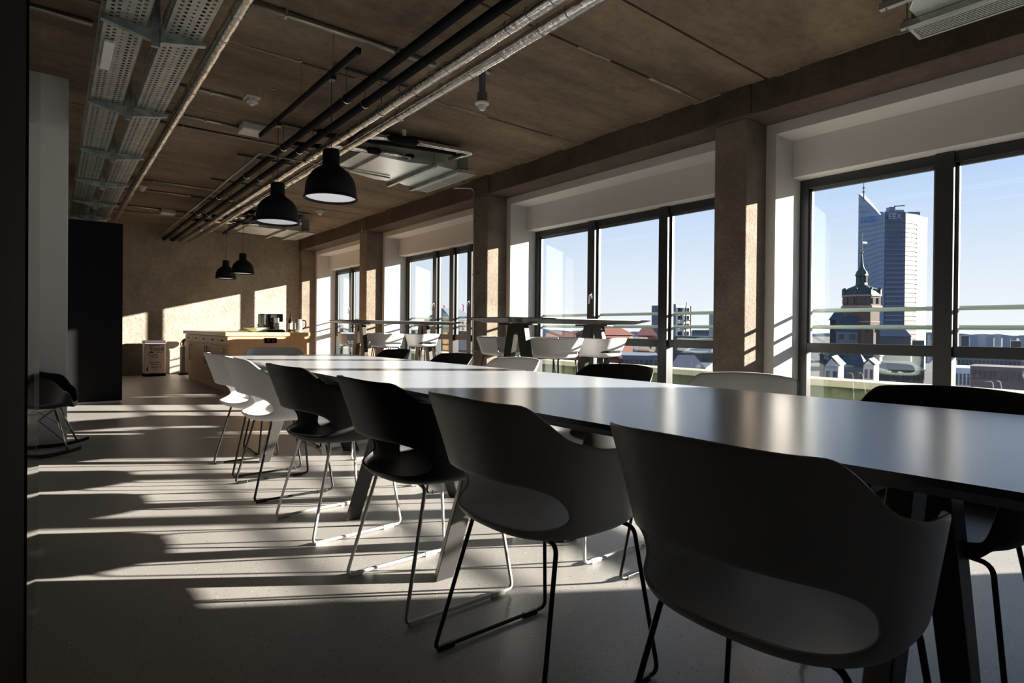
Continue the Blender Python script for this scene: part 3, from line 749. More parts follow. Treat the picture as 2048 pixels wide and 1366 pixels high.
# ------------------------------------------------------------------ detectors, boxes, sensor
def detector(loc, label):
    t = thing('smoke_detector', label, 'smoke detector', loc, 0, 'smoke detectors on the ceiling')
    MB().box(-0.06, 0.06, -0.06, 0.06, -0.018, 0).build('base', M_WHITEBOX, t, bevel=0.006)
    MB().lathe([(0.001, -0.075), (0.022, -0.074), (0.030, -0.064), (0.030, -0.058), (0.046, -0.054), (0.052, -0.040), (0.052, -0.018), (0.001, -0.018)], (0, 0, 0), 28).build('head', M_WHITEBOX, t, smooth=False, auto=35)
    return t
detector((1.395, 5.52, ZC), 'round white smoke detector at the end of a conduit, nearest')
detector((1.03, 10.1, ZC), 'small far smoke detector beside the foil-wrapped pipe')
detector((3.69, 10.1, ZC), 'small far smoke detector nearer the windows')
o = MB().box(-0.115, 0.115, -0.12, 0.12, -0.075, 0).build('ceiling_box', M_WHITEBOX, bevel=0.012, loc=(1.60, 6.32, ZC)); tag(o, 'white box on the ceiling beside the lighting track', 'box', 'white boxes on the ceiling')
o2 = o.copy(); C.objects.link(o2); o2.location = (1.60, 11.85, ZC); o2['label'] = 'white box on the ceiling near the far wall'
t = thing('motion_sensor', 'white motion sensor on a grey stem near the foil pipes', 'sensor', (2.66, 3.74, 0))
MB().box(-0.075, 0.075, -0.02, 0.02, ZC - 0.022, ZC).build('mount', M_BRACK, t, bevel=0.003)
MB().box(-0.020, 0.020, -0.020, 0.020, 2.865, ZC - 0.02).box(-0.030, 0.030, -0.030, 0.030, 2.80, 2.88).build('stem', mat('grey_stem', (0.12, 0.13, 0.14), 0.5), t, bevel=0.003)
MB().lathe([(0.001, 2.735), (0.02, 2.738), (0.032, 2.755), (0.036, 2.775), (0.056, 2.785), (0.056, 2.797), (0.034, 2.803), (0.001, 2.803)], (0, 0, 0), 28).build('head', M_WHITEBOX, t, auto=35)

# ------------------------------------------------------------------ tracks and pendant lamps
def track(x, y0, y1, x1, label):
    t = thing('lighting_track', label, 'lighting track', (0, 0, 0), 0, 'black lighting tracks')
    L = math.hypot(x1 - x, y1 - y0)
    o = MB().box(-0.018, 0.018, 0, L, 2.735, 2.772).box(-0.010, 0.010, 0.01, L - 0.01, 2.728, 2.737).build('rail', M_TRACK, t, bevel=0.003)
    o.location = (x, y0, 0); o.rotation_euler = (0, 0, -math.atan2(x1 - x, y1 - y0))
    for f in (0.2, 0.5, 0.82):
        a, b = x + (x1 - x) * f, y0 + (y1 - y0) * f
        MB().tube([(a, b, 2.77), (a + 0.003, b, 2.92), (a, b, ZC)], 0.0018, 6).cyl((a, b), 0.006, 2.77, 2.80, 8).cyl((a, b), 0.012, ZC - 0.012, ZC, 10).build('suspension_wire', M_STEELPIPE, t)
    return t
track(1.505, 3.46, 5.58, 1.485, 'black suspended lighting track carrying the two nearer pendants')
track(2.46, 9.66, 11.85, 2.50, 'black suspended lighting track carrying the two far pendants')
def pendant(x, y, label):
    t = thing('pendant_lamp', label, 'pendant lamp', (x, y, 1.885), 0, 'black dome pendant lamps')
    pr = [(0.178, 0.000), (0.181, 0.004), (0.180, 0.012), (0.172, 0.020), (0.170, 0.06), (0.165, 0.10), (0.150, 0.145), (0.125, 0.18), (0.092, 0.208), (0.066, 0.224), (0.058, 0.235), (0.056, 0.33), (0.052, 0.338), (0.002, 0.340)]
    inn = [(0.174, 0.000), (0.165, 0.02), (0.163, 0.06), (0.158, 0.10), (0.143, 0.143), (0.118, 0.176), (0.085, 0.202), (0.002, 0.215)]
    MB().lathe(inn[::-1] + pr, (0, 0, 0), 48).build('shade', M_LAMP, t, auto=40)
    MB().lathe([(0.002, 0.016), (0.165, 0.016), (0.165, 0.020), (0.002, 0.020)], (0, 0, 0), 48).build('diffuser', M_LAMPIN, t)
    MB().tube([(0, 0, 0.338), (0, 0, 2.73 - 1.885)], 0.003, 8).build('cord', M_BROD, t)
    MB().box(-0.02, 0.02, -0.035, 0.035, 2.70 - 1.885, 2.737 - 1.885).build('track_adapter', M_BROD, t, bevel=0.003)
    return t
p0 = pendant(1.497, 3.89, 'black dome pendant lamp, nearest and largest in view')
for (x, y, l) in ((1.490, 5.07, 'black dome pendant lamp, second from the camera on the nearer track'),
                  (2.476, 10.30, 'black dome pendant lamp, right one of the far pair'), (2.497, 11.60, 'black dome pendant lamp, left one of the far pair')):
    dup(p0, (x, y, 1.885), 0, l)

# ------------------------------------------------------------------ duct units
M_DUCT = mat('duct_sheet', (0.50, 0.53, 0.52), 0.32, 0.75, noise=(2.0, (0.64, 0.67, 0.66), 0.3, 0.7))
M_DUCTG = mat('duct_dark_side', (0.16, 0.165, 0.16), 0.6)
M_GRILLE = mat('grille_aluminium', (0.55, 0.54, 0.50), 0.4, 0.6)
def duct_unit(label, loc):
    t = thing('duct_unit', label, 'air duct', loc, 0, 'ceiling duct units beside the windows')
    mb = MB(); z0, z1 = 2.76, 2.985
    P = [(2.66, 0.02), (2.66, 0.80), (3.02, 0.90), (3.30, 0.86), (3.42, 0.92), (3.58, 0.92), (3.58, -0.04), (3.30, -0.06), (3.00, 0.02)]
    mb.prism(P, z0, z1)
    mb.build('casing', M_DUCT, t, bevel=0.004)
    e = MB(); e.box(2.50, 2.66, 0.10, 0.72, 2.79, 2.96); e.build('inlet_collar', M_DUCT, t, bevel=0.003)
    g = MB(); g.box(3.58, 3.70, -0.06, 0.96, 2.765, 2.99); g.build('end_box', M_DUCTG, t, bevel=0.003)
    g = MB(); ya, yb = -0.09, 0.98
    g.box(3.60, 3.79, ya, ya + 0.018, 2.738, 2.764); g.box(3.60, 3.79, yb - 0.018, yb, 2.738, 2.764); g.box(3.60, 3.618, ya, yb, 2.738, 2.764); g.box(3.772, 3.79, ya, yb, 2.738, 2.764); g.box(3.60, 3.79, 0.43, 0.45, 2.738, 2.764)
    for i in range(7): g.box(3.630 + i * 0.021, 3.640 + i * 0.021, ya, yb, 2.742, 2.760)
    g.box(3.60, 3.79, ya, yb, 2.764, 2.775)
    g.build('grille', M_GRILLE, t)
    for xx in (3.24, 3.55):
        MB().box(xx - 0.018, xx + 0.018, -0.12, 1.0, 2.722, 2.758).build('support_rail', M_GALV, t, bevel=0.002)
        for yy in (-0.09, 0.97):
            MB().tube([(xx, yy, 2.715), (xx, yy, ZC)], 0.005, 8).box(xx - 0.015, xx + 0.015, yy - 0.015, yy + 0.015, 2.752, 2.772).build('hanger_rod', M_STEELPIPE, t)
    return t
d0 = duct_unit('sheet-metal duct unit with slot grille above the second pillar', (-0.05, 5.45, 0))
dup(d0, (0.0, 10.72, 0), 0, 'sheet-metal duct unit with slot grille, small, near the far corner')
dup(d0, (0.22, 0.20, 0.0), 0, 'sheet-metal duct unit with slot grille at the top right edge')
def branches(dy, where):
    def reg(mb, name, m, label, cat='pipe'):
        return tag(mb.build(name, m, smooth=True), label + where, cat, 'branch pipes at the duct units')
    reg(MB().tube(fillet([(1.955, 5.35 + dy, 2.84), (1.99, 5.52 + dy, 2.87), (2.6, 5.40 + dy, 2.88), (3.40, 5.27 + dy, 2.90)], 0.08), 0.022, 12), 'branch_pipe', M_BPIPE, 'upper black branch pipe running to the duct unit ')
    reg(MB().tube(fillet([(1.80, 5.65 + dy, 2.79), (1.84, 5.86 + dy, 2.83), (2.4, 5.66 + dy, 2.83), (3.0, 5.46 + dy, 2.83)], 0.08), 0.022, 12), 'branch_pipe', M_BPIPE, 'lower black branch pipe running to the duct unit ')
    reg(MB().tube(fillet([(2.10, 5.36 + dy, 2.78), (2.14, 5.52 + dy, 2.79), (2.50, 5.47 + dy, 2.80)], 0.06), 0.030, 12), 'branch_pipe', M_FOIL, 'foil-wrapped elbow pipe with a valve by the duct unit ')
    o = reg(MB().tube([(2.49, 5.47 + dy, 2.80), (2.60, 5.45 + dy, 2.80)], 0.034, 12), 'valve', M_BPIPE, 'black valve body on the foil elbow by the duct unit ', 'valve')
    MB().tube([(2.60, 5.45 + dy, 2.80), (2.83, 5.42 + dy, 2.80)], 0.024, 12).build('collar', M_FOIL, o, smooth=True)
    reg(MB().tube(fillet([(2.262, 5.05 + dy, 2.78), (2.30, 5.14 + dy, 2.82), (2.55, 5.10 + dy, 2.84)], 0.05), 0.030, 12), 'branch_pipe', M_FOIL, 'short foil-wrapped pipe from the window-side main pipe at the duct unit ')
    o = reg(MB().tube([(2.55, 5.10 + dy, 2.84), (2.80, 5.06 + dy, 2.84)], 0.042, 14), 'valve', M_BPIPE, 'large black valve body with a pale cap by the duct unit ', 'valve')
    MB().cyl((2.68, 5.08 + dy), 0.022, 2.87, 2.94, 14).build('cap', M_WHITEBOX, o)
    reg(MB().tube(fillet([(2.80, 5.06 + dy, 2.84), (3.42, 4.97 + dy, 2.84), (3.36, 5.32 + dy, 2.84)], 0.05), 0.026, 12), 'branch_pipe', M_FOIL, 'foil-wrapped pipe turning back into the duct unit ')
    reg(MB().tube(fillet([(2.83, 5.42 + dy, 2.80), (2.94, 5.40 + dy, 2.79), (2.90, 5.56 + dy, 2.79)], 0.03), 0.010, 8), 'branch_pipe', M_STEELPIPE, 'thin bent metal pipe at the duct unit ')
branches(0.0, 'above the second pillar')
branches(5.27, 'near the far corner')

# ------------------------------------------------------------------ oak island with the things on it
IX0, IX1, IY0, IY1 = 2.03, 3.20, 9.29, 12.75
t = thing('kitchen_island', 'oak kitchen island with drawers and doors before the concrete wall', 'kitchen island', (IX0, IY0, 0))
W, D = IX1 - IX0, IY1 - IY0
MB().box(0.02, W, 0, D, 0.10, 0.862).build('body', M_OAK, t, bevel=0.002)
MB().box(0.05, W - 0.03, 0.03, D - 0.03, 0.0, 0.10).build('plinth', M_OAK, t)
MB().box(-0.035, W + 0.04, -0.03, D + 0.03, 0.862, 0.920).build('worktop', M_OAKTOP, t, bevel=0.003)
nc = 5; cw = D / nc
for i in range(nc):
    a, b = i * cw + 0.003, (i + 1) * cw - 0.003
    dr = MB().box(0.0, 0.02, a, b, 0.72, 0.852).build('drawer', M_OAK, t, bevel=0.002)
    MB().box(-0.004, 0.004, (a + b) / 2 - 0.075, (a + b) / 2 + 0.075, 0.782, 0.800).build('handle', M_BLACK, dr)
    do = MB().box(0.0, 0.02, a, b, 0.125, 0.712).build('door', M_OAK, t, bevel=0.002)
    hy = b - 0.07 if i in (1, 3) else a + 0.07
    MB().tube([(-0.032, hy, 0.38), (-0.032, hy, 0.69)], 0.006, 10).tube([(-0.032, hy, 0.42), (0.0, hy, 0.42)], 0.005, 8).tube([(-0.032, hy, 0.65), (0.0, hy, 0.65)], 0.005, 8).build('handle', M_CHROME, do, smooth=True)
o = MB().box(0.52, 0.70, -0.012, 0.0, 0.755, 0.835).build('socket_plate', M_BLACK, t, bevel=0.003)
for q in (0.575, 0.645):
    MB().lathe([(0.001, 0), (0.022, 0), (0.022, 0.004), (0.001, 0.004)], (0, 0, 0), 18).build('socket', mat('socket_face', (0.04, 0.04, 0.045), 0.3), o)
    s_ = o.children[-1]; s_.location = (q, -0.012, 0.795); s_.rotation_euler = (PI / 2, 0, 0)
ZT2 = 0.92
t = thing('coffee_machine', 'black and silver coffee machine on the oak island', 'coffee machine', (2.84, 9.98, ZT2))
MB().box(-0.17, 0.17, -0.20, 0.22, 0.0, 0.035).build('base', M_BLACK, t, bevel=0.01)
MB().box(-0.15, 0.15, 0.02, 0.22, 0.03, 0.30).build('body', mat('machine_black', (0.015, 0.015, 0.017), 0.25), t, bevel=0.012)
MB().box(-0.06, 0.15, -0.16, 0.02, 0.17, 0.30).build('brew_head', mat('machine_dark', (0.05, 0.05, 0.055), 0.25, 0.6), t, bevel=0.015)
MB().box(-0.015, 0.075, -0.19, -0.15, 0.09, 0.24).build('spout', M_CHROME, t, bevel=0.01)
MB().box(-0.13, 0.14, -0.19, 0.02, 0.035, 0.048).build('drip_tray', M_CHROME, t, bevel=0.004)
MB().box(-0.15, -0.07, -0.12, 0.02, 0.04, 0.29).build('water_tank', mat('tank_grey', (0.06, 0.07, 0.08), 0.15), t, bevel=0.01)
t = thing('bowl', 'flared mint green bowl holding small food items on the oak island', 'bowl', (2.50, 9.62, ZT2))
MB().lathe([(0.001, 0.0), (0.07, 0.0), (0.10, 0.014), (0.21, 0.068), (0.212, 0.072), (0.10, 0.022), (0.001, 0.016)], (0, 0, 0), 32).build('body', M_CERAM, t, smooth=True)
for k, (a, b, r) in enumerate(((-0.04, -0.03, 0.035), (0.02, -0.05, 0.032), (0.06, 0.0, 0.036), (-0.02, 0.04, 0.034), (0.09, 0.04, 0.03), (-0.085, 0.01, 0.03))):
    o = MB().sphere((0, 0, 0), r, 14, sz=0.8).build('bread_roll', M_BREAD, smooth=True, loc=(2.50 + a, 9.62 + b, ZT2 + 0.032 + r * 0.8))
    tag(o, 'small brown roll in the mint bowl, ' + ('front left', 'front middle', 'front right', 'rear middle', 'rear right', 'far left')[k], 'roll', 'rolls in the mint bowl')
for x, l in ((2.44, 'left'), (2.56, 'right')):
    o = MB().sphere((0, 0, 0), 0.026, 14).build('egg', mat('pale_egg', (0.75, 0.68, 0.60), 0.4), smooth=True, loc=(x, 9.64, ZT2 + 0.112)); tag(o, 'small pale round piece on top of the rolls, ' + l, 'food', 'pale pieces in the mint bowl')
t = thing('wine_bottle', 'dark wine bottle with a pale label on the oak island', 'bottle', (3.045, 9.62, ZT2))
MB().lathe([(0.001, 0.0), (0.036, 0.0), (0.037, 0.01), (0.037, 0.17), (0.030, 0.20), (0.014, 0.225), (0.0135, 0.285), (0.016, 0.287), (0.016, 0.30), (0.001, 0.30)], (0, 0, 0), 24).build('body', M_GLASSB, t, smooth=True)
MB().lathe([(0.0378, 0.05), (0.0378, 0.15)], (0, 0, 0), 24).build('label', M_LABEL, t, smooth=True)
t = thing('jug', 'clear jug with dark handle at the window end of the oak island', 'jug', (3.165, 9.60, ZT2))
MB().lathe([(0.001, 0.0), (0.062, 0.0), (0.066, 0.03), (0.064, 0.12), (0.058, 0.20), (0.062, 0.215), (0.058, 0.215), (0.054, 0.20), (0.060, 0.12), (0.062, 0.03), (0.001, 0.006)], (0, 0, 0), 28).build('body', mat('jug_steel', (0.62, 0.63, 0.62), 0.15, 0.8), t, smooth=True)
MB().tube(fillet([(0.055, -0.01, 0.205), (0.115, -0.02, 0.19), (0.115, -0.02, 0.09), (0.064, -0.01, 0.05)], 0.04), 0.009, 8).build('handle', M_BLACK, t, smooth=True)
MB().cyl((0, 0), 0.064, 0.0, 0.05, 24).build('base', mat('jug_base', (0.12, 0.14, 0.10), 0.4), t)

# pedal bin with printed words
t = thing('pedal_bin', 'white pedal bin printed with food words, dark lid, by the far wall', 'bin', (1.605, 13.56, 0))
MB().box(-0.185, 0.185, -0.13, 0.13, 0.05, 0.66).build('body', M_BIN, t, bevel=0.02)
MB().box(-0.200, 0.200, -0.145, 0.14, 0.655, 0.715).build('lid', mat('bin_lid', (0.045, 0.035, 0.045), 0.35), t, bevel=0.02)
MB().box(-0.19, 0.19, -0.13, 0.13, 0.0, 0.05).build('base', M_BLACK, t, bevel=0.006)
MB().box(-0.08, 0.08, -0.17, -0.12, 0.012, 0.03).build('pedal', M_BLACK, t, bevel=0.006)
for (s, sz, x, z) in (('Breakfast', 0.050, -0.01, 0.615), ('Food', 0.115, 0.035, 0.545), ('MENU', 0.042, 0.07, 0.475), ('Fruits', 0.075, -0.035, 0.430), ('STEAK', 0.060, -0.02, 0.375),
                      ('dinner', 0.030, -0.06, 0.325), ('vegetables', 0.048, -0.01, 0.282), ('coffee', 0.034, -0.05, 0.235), ('BERRY', 0.062, 0.025, 0.180), ('dessert', 0.034, 0.02, 0.135)):
    text_mesh(s, sz, M_INK, t, (x, -0.1315, z), (PI / 2, 0, 0), 'printed_word')
mb = MB(); mb.prism([(-0.145, 0), (-0.115, 0), (-0.118, 0.05), (-0.126, 0.07), (-0.126, 0.11), (-0.134, 0.11), (-0.134, 0.07), (-0.142, 0.05)], 0, 0.002)
o = mb.build('printed_bottle', M_INK, t); o.location = (0, -0.1305, 0.11); o.rotation_euler = (PI / 2, 0, 0)
mb = MB(); mb.prism([(-0.09, 0.0), (-0.03, 0.0), (-0.02, 0.02), (-0.03, 0.035), (-0.045, 0.02), (-0.06, 0.04), (-0.075, 0.02), (-0.09, 0.035), (-0.10, 0.02)], 0, 0.002)
o = mb.build('printed_crown', M_INK, t); o.location = (0, -0.1305, 0.465); o.rotation_euler = (PI / 2, 0, 0)
mb = MB(); mb.prism([(-0.04, 0.0), (0.13, 0.008), (0.13, 0.014), (0.02, 0.016), (-0.03, 0.012)], 0, 0.002)
o = mb.build('printed_knife', M_INK, t); o.location = (0, -0.1305, 0.228); o.rotation_euler = (PI / 2, 0, 0)
# floor pipe with elbow
t = thing('floor_pipe', 'grey floor pipe with a shiny elbow between the bin and the island', 'pipe', (2.145, 13.62, 0))
MB().cyl((0, 0), 0.075, 0.03, 0.56, 24).build('riser', mat('dark_grey_pipe', (0.12, 0.12, 0.11), 0.5), t, smooth=False, auto=40)
MB().tube(fillet([(0, 0, 0.56), (0, 0, 0.70), (0.20, 0.0, 0.70)], 0.12, 10), 0.07, 22).build('elbow', M_CHROME, t, smooth=True)
MB().box(-0.10, 0.12, -0.10, 0.10, 0, 0.03).build('foot', M_BLACK, t, bevel=0.01)

# ------------------------------------------------------------------ rocking chair on the left
t = thing('rocking_chair', 'black shell rocking chair with wire legs by the white wall end', 'rocking chair', (-0.06, 5.80, 0), -0.15)
RS = shell(0.37, 0.69, 0.41, 0.215, 0.215, 0.02, 0.05, (0.75, 0.398, 0.440), 2.2, 2.6, knots=((0, 0.69), (0.9, 0.675), (1.75, 0.60), (2.2, 0.50), (2.75, 0.41)), drop_w=0.2)
shell_obj(RS, mat('rocker_black', (0.012, 0.012, 0.015), 0.35), t)
for s in (-1, 1):
    R_ = 0.85; mb = MB(); pts = []
    for k in range(13):
        a = -0.33 + 0.66 * k / 12
        pts.append((R_ * math.sin(a), s * 0.225, R_ - R_ * math.cos(a) + 0.013))
    rk = MB()
    for (p, q) in zip(pts[:-1], pts[1:]):
        rk.hexa([(p[0], p[1] - 0.014, p[2] - 0.013), (p[0], p[1] + 0.014, p[2] - 0.013), (p[0], p[1] + 0.014, p[2] + 0.013), (p[0], p[1] - 0.014, p[2] + 0.013)],
                [(q[0], q[1] - 0.014, q[2] - 0.013), (q[0], q[1] + 0.014, q[2] - 0.013), (q[0], q[1] + 0.014, q[2] + 0.013), (q[0], q[1] - 0.014, q[2] + 0.013)])
    rk.build('rocker', mat('rocker_wood', (0.03, 0.012, 0.010), 0.4), t)
    for fx in (-1, 1):
        MB().tube([(fx * 0.09, s * 0.10, 0.355), (fx * 0.19, s * 0.222, 0.05)], 0.007, 8).build('leg', M_CHROME, t, smooth=True)
    MB().tube([(-0.17, s * 0.20, 0.11), (0.09, s * 0.10, 0.355)], 0.004, 6).tube([(0.17, s * 0.20, 0.11), (-0.09, s * 0.10, 0.355)], 0.004, 6).build('brace', M_CHROME, t)
MB().tube([(0.155, -0.18, 0.16), (0.155, 0.18, 0.16)], 0.004, 6).tube([(-0.155, -0.18, 0.16), (-0.155, 0.18, 0.16)], 0.004, 6).tube([(-0.10, -0.11, 0.352), (0.10, -0.11, 0.352), (0.10, 0.11, 0.352), (-0.10, 0.11, 0.352)], 0.005, 6, closed=True).build('wire_base', M_CHROME, t)
# ------------------------------------------------------------------ the city outside
GZ = -29.0
M_TBLUE = mat('tower_haze_blue', (0.19, 0.25, 0.34), 0.6)  # aerial haze and bluish shade painted into the tower's face colour
M_TWHITE = mat('tower_pale_facade', (0.105, 0.102, 0.104), 0.6)
M_TGLASS = mat('tower_dark_glass', (0.03, 0.06, 0.12), 0.3)
M_TWIN = mat('tower_window_row', (0.037, 0.064, 0.105), 0.25)
M_TSP = mat('tower_spandrel', (0.11, 0.16, 0.24), 0.5)
M_SAND = mat('pink_sandstone', (0.101, 0.064, 0.052), 0.8, noise=(0.8, (0.075, 0.049, 0.041), 0.4, 0.6))
M_COPPER = mat('copper_roof', (0.017, 0.032, 0.032), 0.6, noise=(0.9, (0.030, 0.049, 0.045), 0.4, 0.6))
M_GILD = mat('gilding', (0.206, 0.157, 0.056), 0.3, 0.8)
M_SLATE = mat('slate_roof', (0.035, 0.045, 0.055), 0.7)
M_REDR = mat('red_tile_roof', (0.16, 0.055, 0.04), 0.8)
M_WALLW = mat('pale_render', (0.112, 0.109, 0.105), 0.8)
M_WALLB = mat('blue_grey_render', (0.13, 0.155, 0.185), 0.8)
M_WALLC = mat('cream_render', (0.097, 0.086, 0.067), 0.8)
M_TEAL = mat('teal_glass_roof', (0.019, 0.052, 0.056), 0.3)
M_GREYR = mat('grey_metal_roof', (0.075, 0.082, 0.097), 0.6)
M_WINC = mat('city_window', (0.012, 0.019, 0.030), 0.25)
M_GABLE = mat('gable_white', (0.50, 0.48, 0.47), 0.8)  # white walls, brightened to stand in for sun on the gables
M_GROUND = mat('city_ground', (0.037, 0.041, 0.041), 0.9, noise=(0.02, (0.060, 0.064, 0.067), 0.4, 0.6))
M_HILL = mat('far_hills', (0.30, 0.34, 0.40), 0.9, noise=(0.004, (0.24, 0.29, 0.35), 0.4, 0.6))  # pale horizon haze is mixed into the hill colour
struct(MB().box(7.2, 9000, -6000, 9000, GZ - 1, GZ).build('ground', M_GROUND))
# hills on the horizon
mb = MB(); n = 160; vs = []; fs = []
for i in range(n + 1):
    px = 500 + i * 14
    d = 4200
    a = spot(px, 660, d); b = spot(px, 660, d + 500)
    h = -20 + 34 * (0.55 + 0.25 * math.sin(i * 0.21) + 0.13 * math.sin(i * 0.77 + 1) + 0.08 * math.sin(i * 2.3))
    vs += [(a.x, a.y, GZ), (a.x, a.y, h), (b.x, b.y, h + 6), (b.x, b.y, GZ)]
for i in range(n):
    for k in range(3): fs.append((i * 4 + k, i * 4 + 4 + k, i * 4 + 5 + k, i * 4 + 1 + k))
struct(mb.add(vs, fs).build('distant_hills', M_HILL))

def P2(px, d):
    v = spot(px, 655, d); return Vector((v.x, v.y, 0))
def zt(px, py, d): return spot(px, py, d).z
def block(pl, pr, ptop, d, dr=None, thick=20, m=M_WALLW, name='building', label='', group=None, roof=None, rows=0, cols=0, wm=None, roof_h=3.0, gable=False):
    """a building: left and right edge and top in the picture, at distance d (left) and dr (right)"""
    # the front stands square to the line of sight, turned a little by the difference of the two distances
    rot = 0.0 if dr is None else (0.62 if dr >= d + 10 else 0.10 if dr > d else -0.10 if dr < d else 0.0)
    ra, rb, rc = P2(pl, 1).normalized(), P2(pr, 1).normalized(), P2((pl + pr) / 2, 1).normalized()
    c0_ = P2((pl + pr) / 2, d); u = Vector((rc.y, -rc.x, 0)); u = Vector((u.x * math.cos(rot) - u.y * math.sin(rot), u.x * math.sin(rot) + u.y * math.cos(rot), 0))
    def meet(r):
        det = r.x * (-u.y) + u.x * r.y
        k_ = (c0_.x * (-u.y) + u.x * c0_.y) / det
        return r * k_
    a, b = meet(ra), meet(rb); ztop = zt((pl + pr) / 2, ptop, d)
    u = (b - a).normalized(); nrm = Vector((-u.y, u.x, 0))
    if nrm.dot(Vector((a.x, a.y, 0))) < 0: nrm = -nrm
    L = (b - a).length
    t = thing(name, label, 'building', (a.x, a.y, GZ), math.atan2(u.y, u.x), group)
    sg = 1 if nrm.dot(Vector((-u.y, u.x, 0))) > 0 else -1
    H = ztop - GZ
    y0, y1 = (0, thick) if sg > 0 else (-thick, 0)
    MB().box(0, L, y0, y1, 0, H).build('walls', m, t)
    if rows and cols:
        wb_ = MB(); fh = min(3.4, H / rows); ys_ = 0
        for r in range(rows):
            z0 = H - (r + 1) * fh + fh * 0.25
            for c in range(cols):
                x = (c + 0.5) * L / cols; w = L / cols * 0.27
                wb_.box(x - w, x + w, -0.12 * sg, 0.05 * sg, z0, z0 + fh * 0.5)
        wb_.build('windows', wm or M_WINC, t)
    if roof:
        rb = MB(); yc = (y0 + y1) / 2
        if gable:   # ridge runs away from the viewer, gable towards us
            rb.add([(-0.4, y0 - 0.3, H), (L + 0.4, y0 - 0.3, H), (L / 2, y0 - 0.3, H + roof_h), (-0.4, y1, H), (L + 0.4, y1, H), (L / 2, y1, H + roof_h)],
                   [(0, 1, 2), (5, 4, 3), (0, 2, 5, 3), (1, 4, 5, 2), (0, 3, 4, 1)])
            gb = MB(); s_ = y0 - 0.36 if sg > 0 else y1 + 0.3
            ww = 0.35
            gb.add([(0.1, s_, H - 0.02), (L - 0.1, s_, H - 0.02), (L / 2, s_, H + roof_h - ww)], [(0, 1, 2)])
            gb.build('gable', m, t)
        else:
            rb.add([(-0.5, y0 - 0.5, H), (L + 0.5, y0 - 0.5, H), (L + 0.5, y1 + 0.5, H), (-0.5, y1 + 0.5, H), (min(L * .2, 3), yc, H + roof_h), (L - min(L * .2, 3), yc, H + roof_h)],
                   [(0, 1, 5, 4), (1, 2, 5), (2, 3, 4, 5), (3, 0, 4), (3, 2, 1, 0)])
        rb.build('roof', roof, t)
    return t, L, H, sg

# the slab tower: shaded curved left face, dark window strip, sunlit right face
D0 = 465
tw = thing('office_tower', 'tall slanted-top office tower with a dark window strip in the right window', 'skyscraper', (0, 0, 0))
plan = [(1714, 478, 387), (1722, 474, 394), (1732, 470, 404), (1742, 466, 414), (1750, 463, 422), (1757, 460, 430), (1767, 456, 424), (1808, 455, 424), (1808.5, 455, 426.5), (1832, 459, 429.5), (1842, 463, 434), (1852, 474, 435)]
pts = [(P2(px, d), zt(px, py, d)) for px, d, py in plan]
back = P2(1800, 500)
def wallseg(i0, i1, m, name, par):
    mb = MB()
    for i in range(i0, i1):
        (a, za), (b, zb) = pts[i], pts[i + 1]
        mb.add([(a.x, a.y, GZ), (b.x, b.y, GZ), (b.x, b.y, zb), (a.x, a.y, za)], [(0, 1, 2, 3)])
        q = 0.015
        mb.add([(a.x, a.y, za), (b.x, b.y, zb), (b.x + (back.x - b.x) * q * 8, b.y + (back.y - b.y) * q * 8, zb), (a.x + (back.x - a.x) * q * 8, a.y + (back.y - a.y) * q * 8, za)], [(0, 1, 2, 3)])
        mb.add([(a.x, a.y, GZ), (b.x, b.y, GZ), (back.x, back.y, GZ)], [(0, 1, 2)])
    return mb.build(name, m, par)
wallseg(0, 6, M_TBLUE, 'left_face', tw); wallseg(6, 7, M_TGLASS, 'glass_strip', tw); wallseg(7, 11, M_TWHITE, 'right_face', tw)
mb = MB(); (a, za), (b, zb) = pts[0], pts[-1]
mb.add([(a.x, a.y, GZ), (b.x, b.y, GZ), (back.x + 12, back.y + 9, GZ), (a.x, a.y, za - 14), (b.x, b.y, zb), (back.x + 12, back.y + 9, zb)], [(1, 2, 5, 4), (2, 0, 3, 5)])
mb.build('rear_face', M_TBLUE, tw)
def floor_rows(i0, i1, par, m, name, nfl, z0, frac, outw=0.35, inset_=0.03):
    mb = MB()
    for i in range(i0, i1):
        (a, za), (b, zb) = pts[i], pts[i + 1]; top = min(za, zb) - 4
        off = (Vector((-a.x, -a.y, 0))).normalized() * outw
        for k in range(nfl):
            z = z0 + (top - z0) * k / nfl; h = (top - z0) / nfl * frac
            c = a.lerp(b, inset_) + off; d = a.lerp(b, 1 - inset_) + off
            mb.add([(c.x, c.y, z), (d.x, d.y, z), (d.x, d.y, z + h), (c.x, c.y, z + h)], [(0, 1, 2, 3)])
    return mb.build(name, m, par)
floor_rows(6, 7, tw, M_TSP, 'spandrels', 31, GZ + 6, 0.36, 0.4, 0.04)
floor_rows(6, 7, tw, M_TWIN, 'window_rows', 31, GZ + 8.6, 0.30, 0.5, 0.10)
floor_rows(7, 11, tw, mat('tower_line_grey', (0.085, 0.086, 0.09), 0.6), 'facade_lines', 31, GZ + 7, 0.22, 0.4, 0.0)  # floor strips in a slightly darker grey
floor_rows(0, 6, tw, mat('tower_line_blue', (0.15, 0.205, 0.29), 0.6), 'facade_lines', 31, GZ + 7, 0.2, 0.4, 0.0)
mb = MB()
for px, py, w, h, d in ((1758, 424, 12, 5, 466), (1790, 420, 30, 5, 470), (1782, 414, 10, 7, 474), (1826, 424, 22, 4, 476)):
    a, b = P2(px - w / 2, d), P2(px + w / 2, d); z = zt(px, py, d)
    u = (b - a).normalized(); nn = Vector((-u.y, u.x, 0)) * 5
    mb.prism([(a.x, a.y), (b.x, b.y), (b.x + nn.x, b.y + nn.y), (a.x + nn.x, a.y + nn.y)], z - 3 * h * .4, z)
mb.build('roof_plant', M_TSP, tw)
m0 = P2(1724, 472); mb = MB(); z1 = zt(1724, 396, 472)
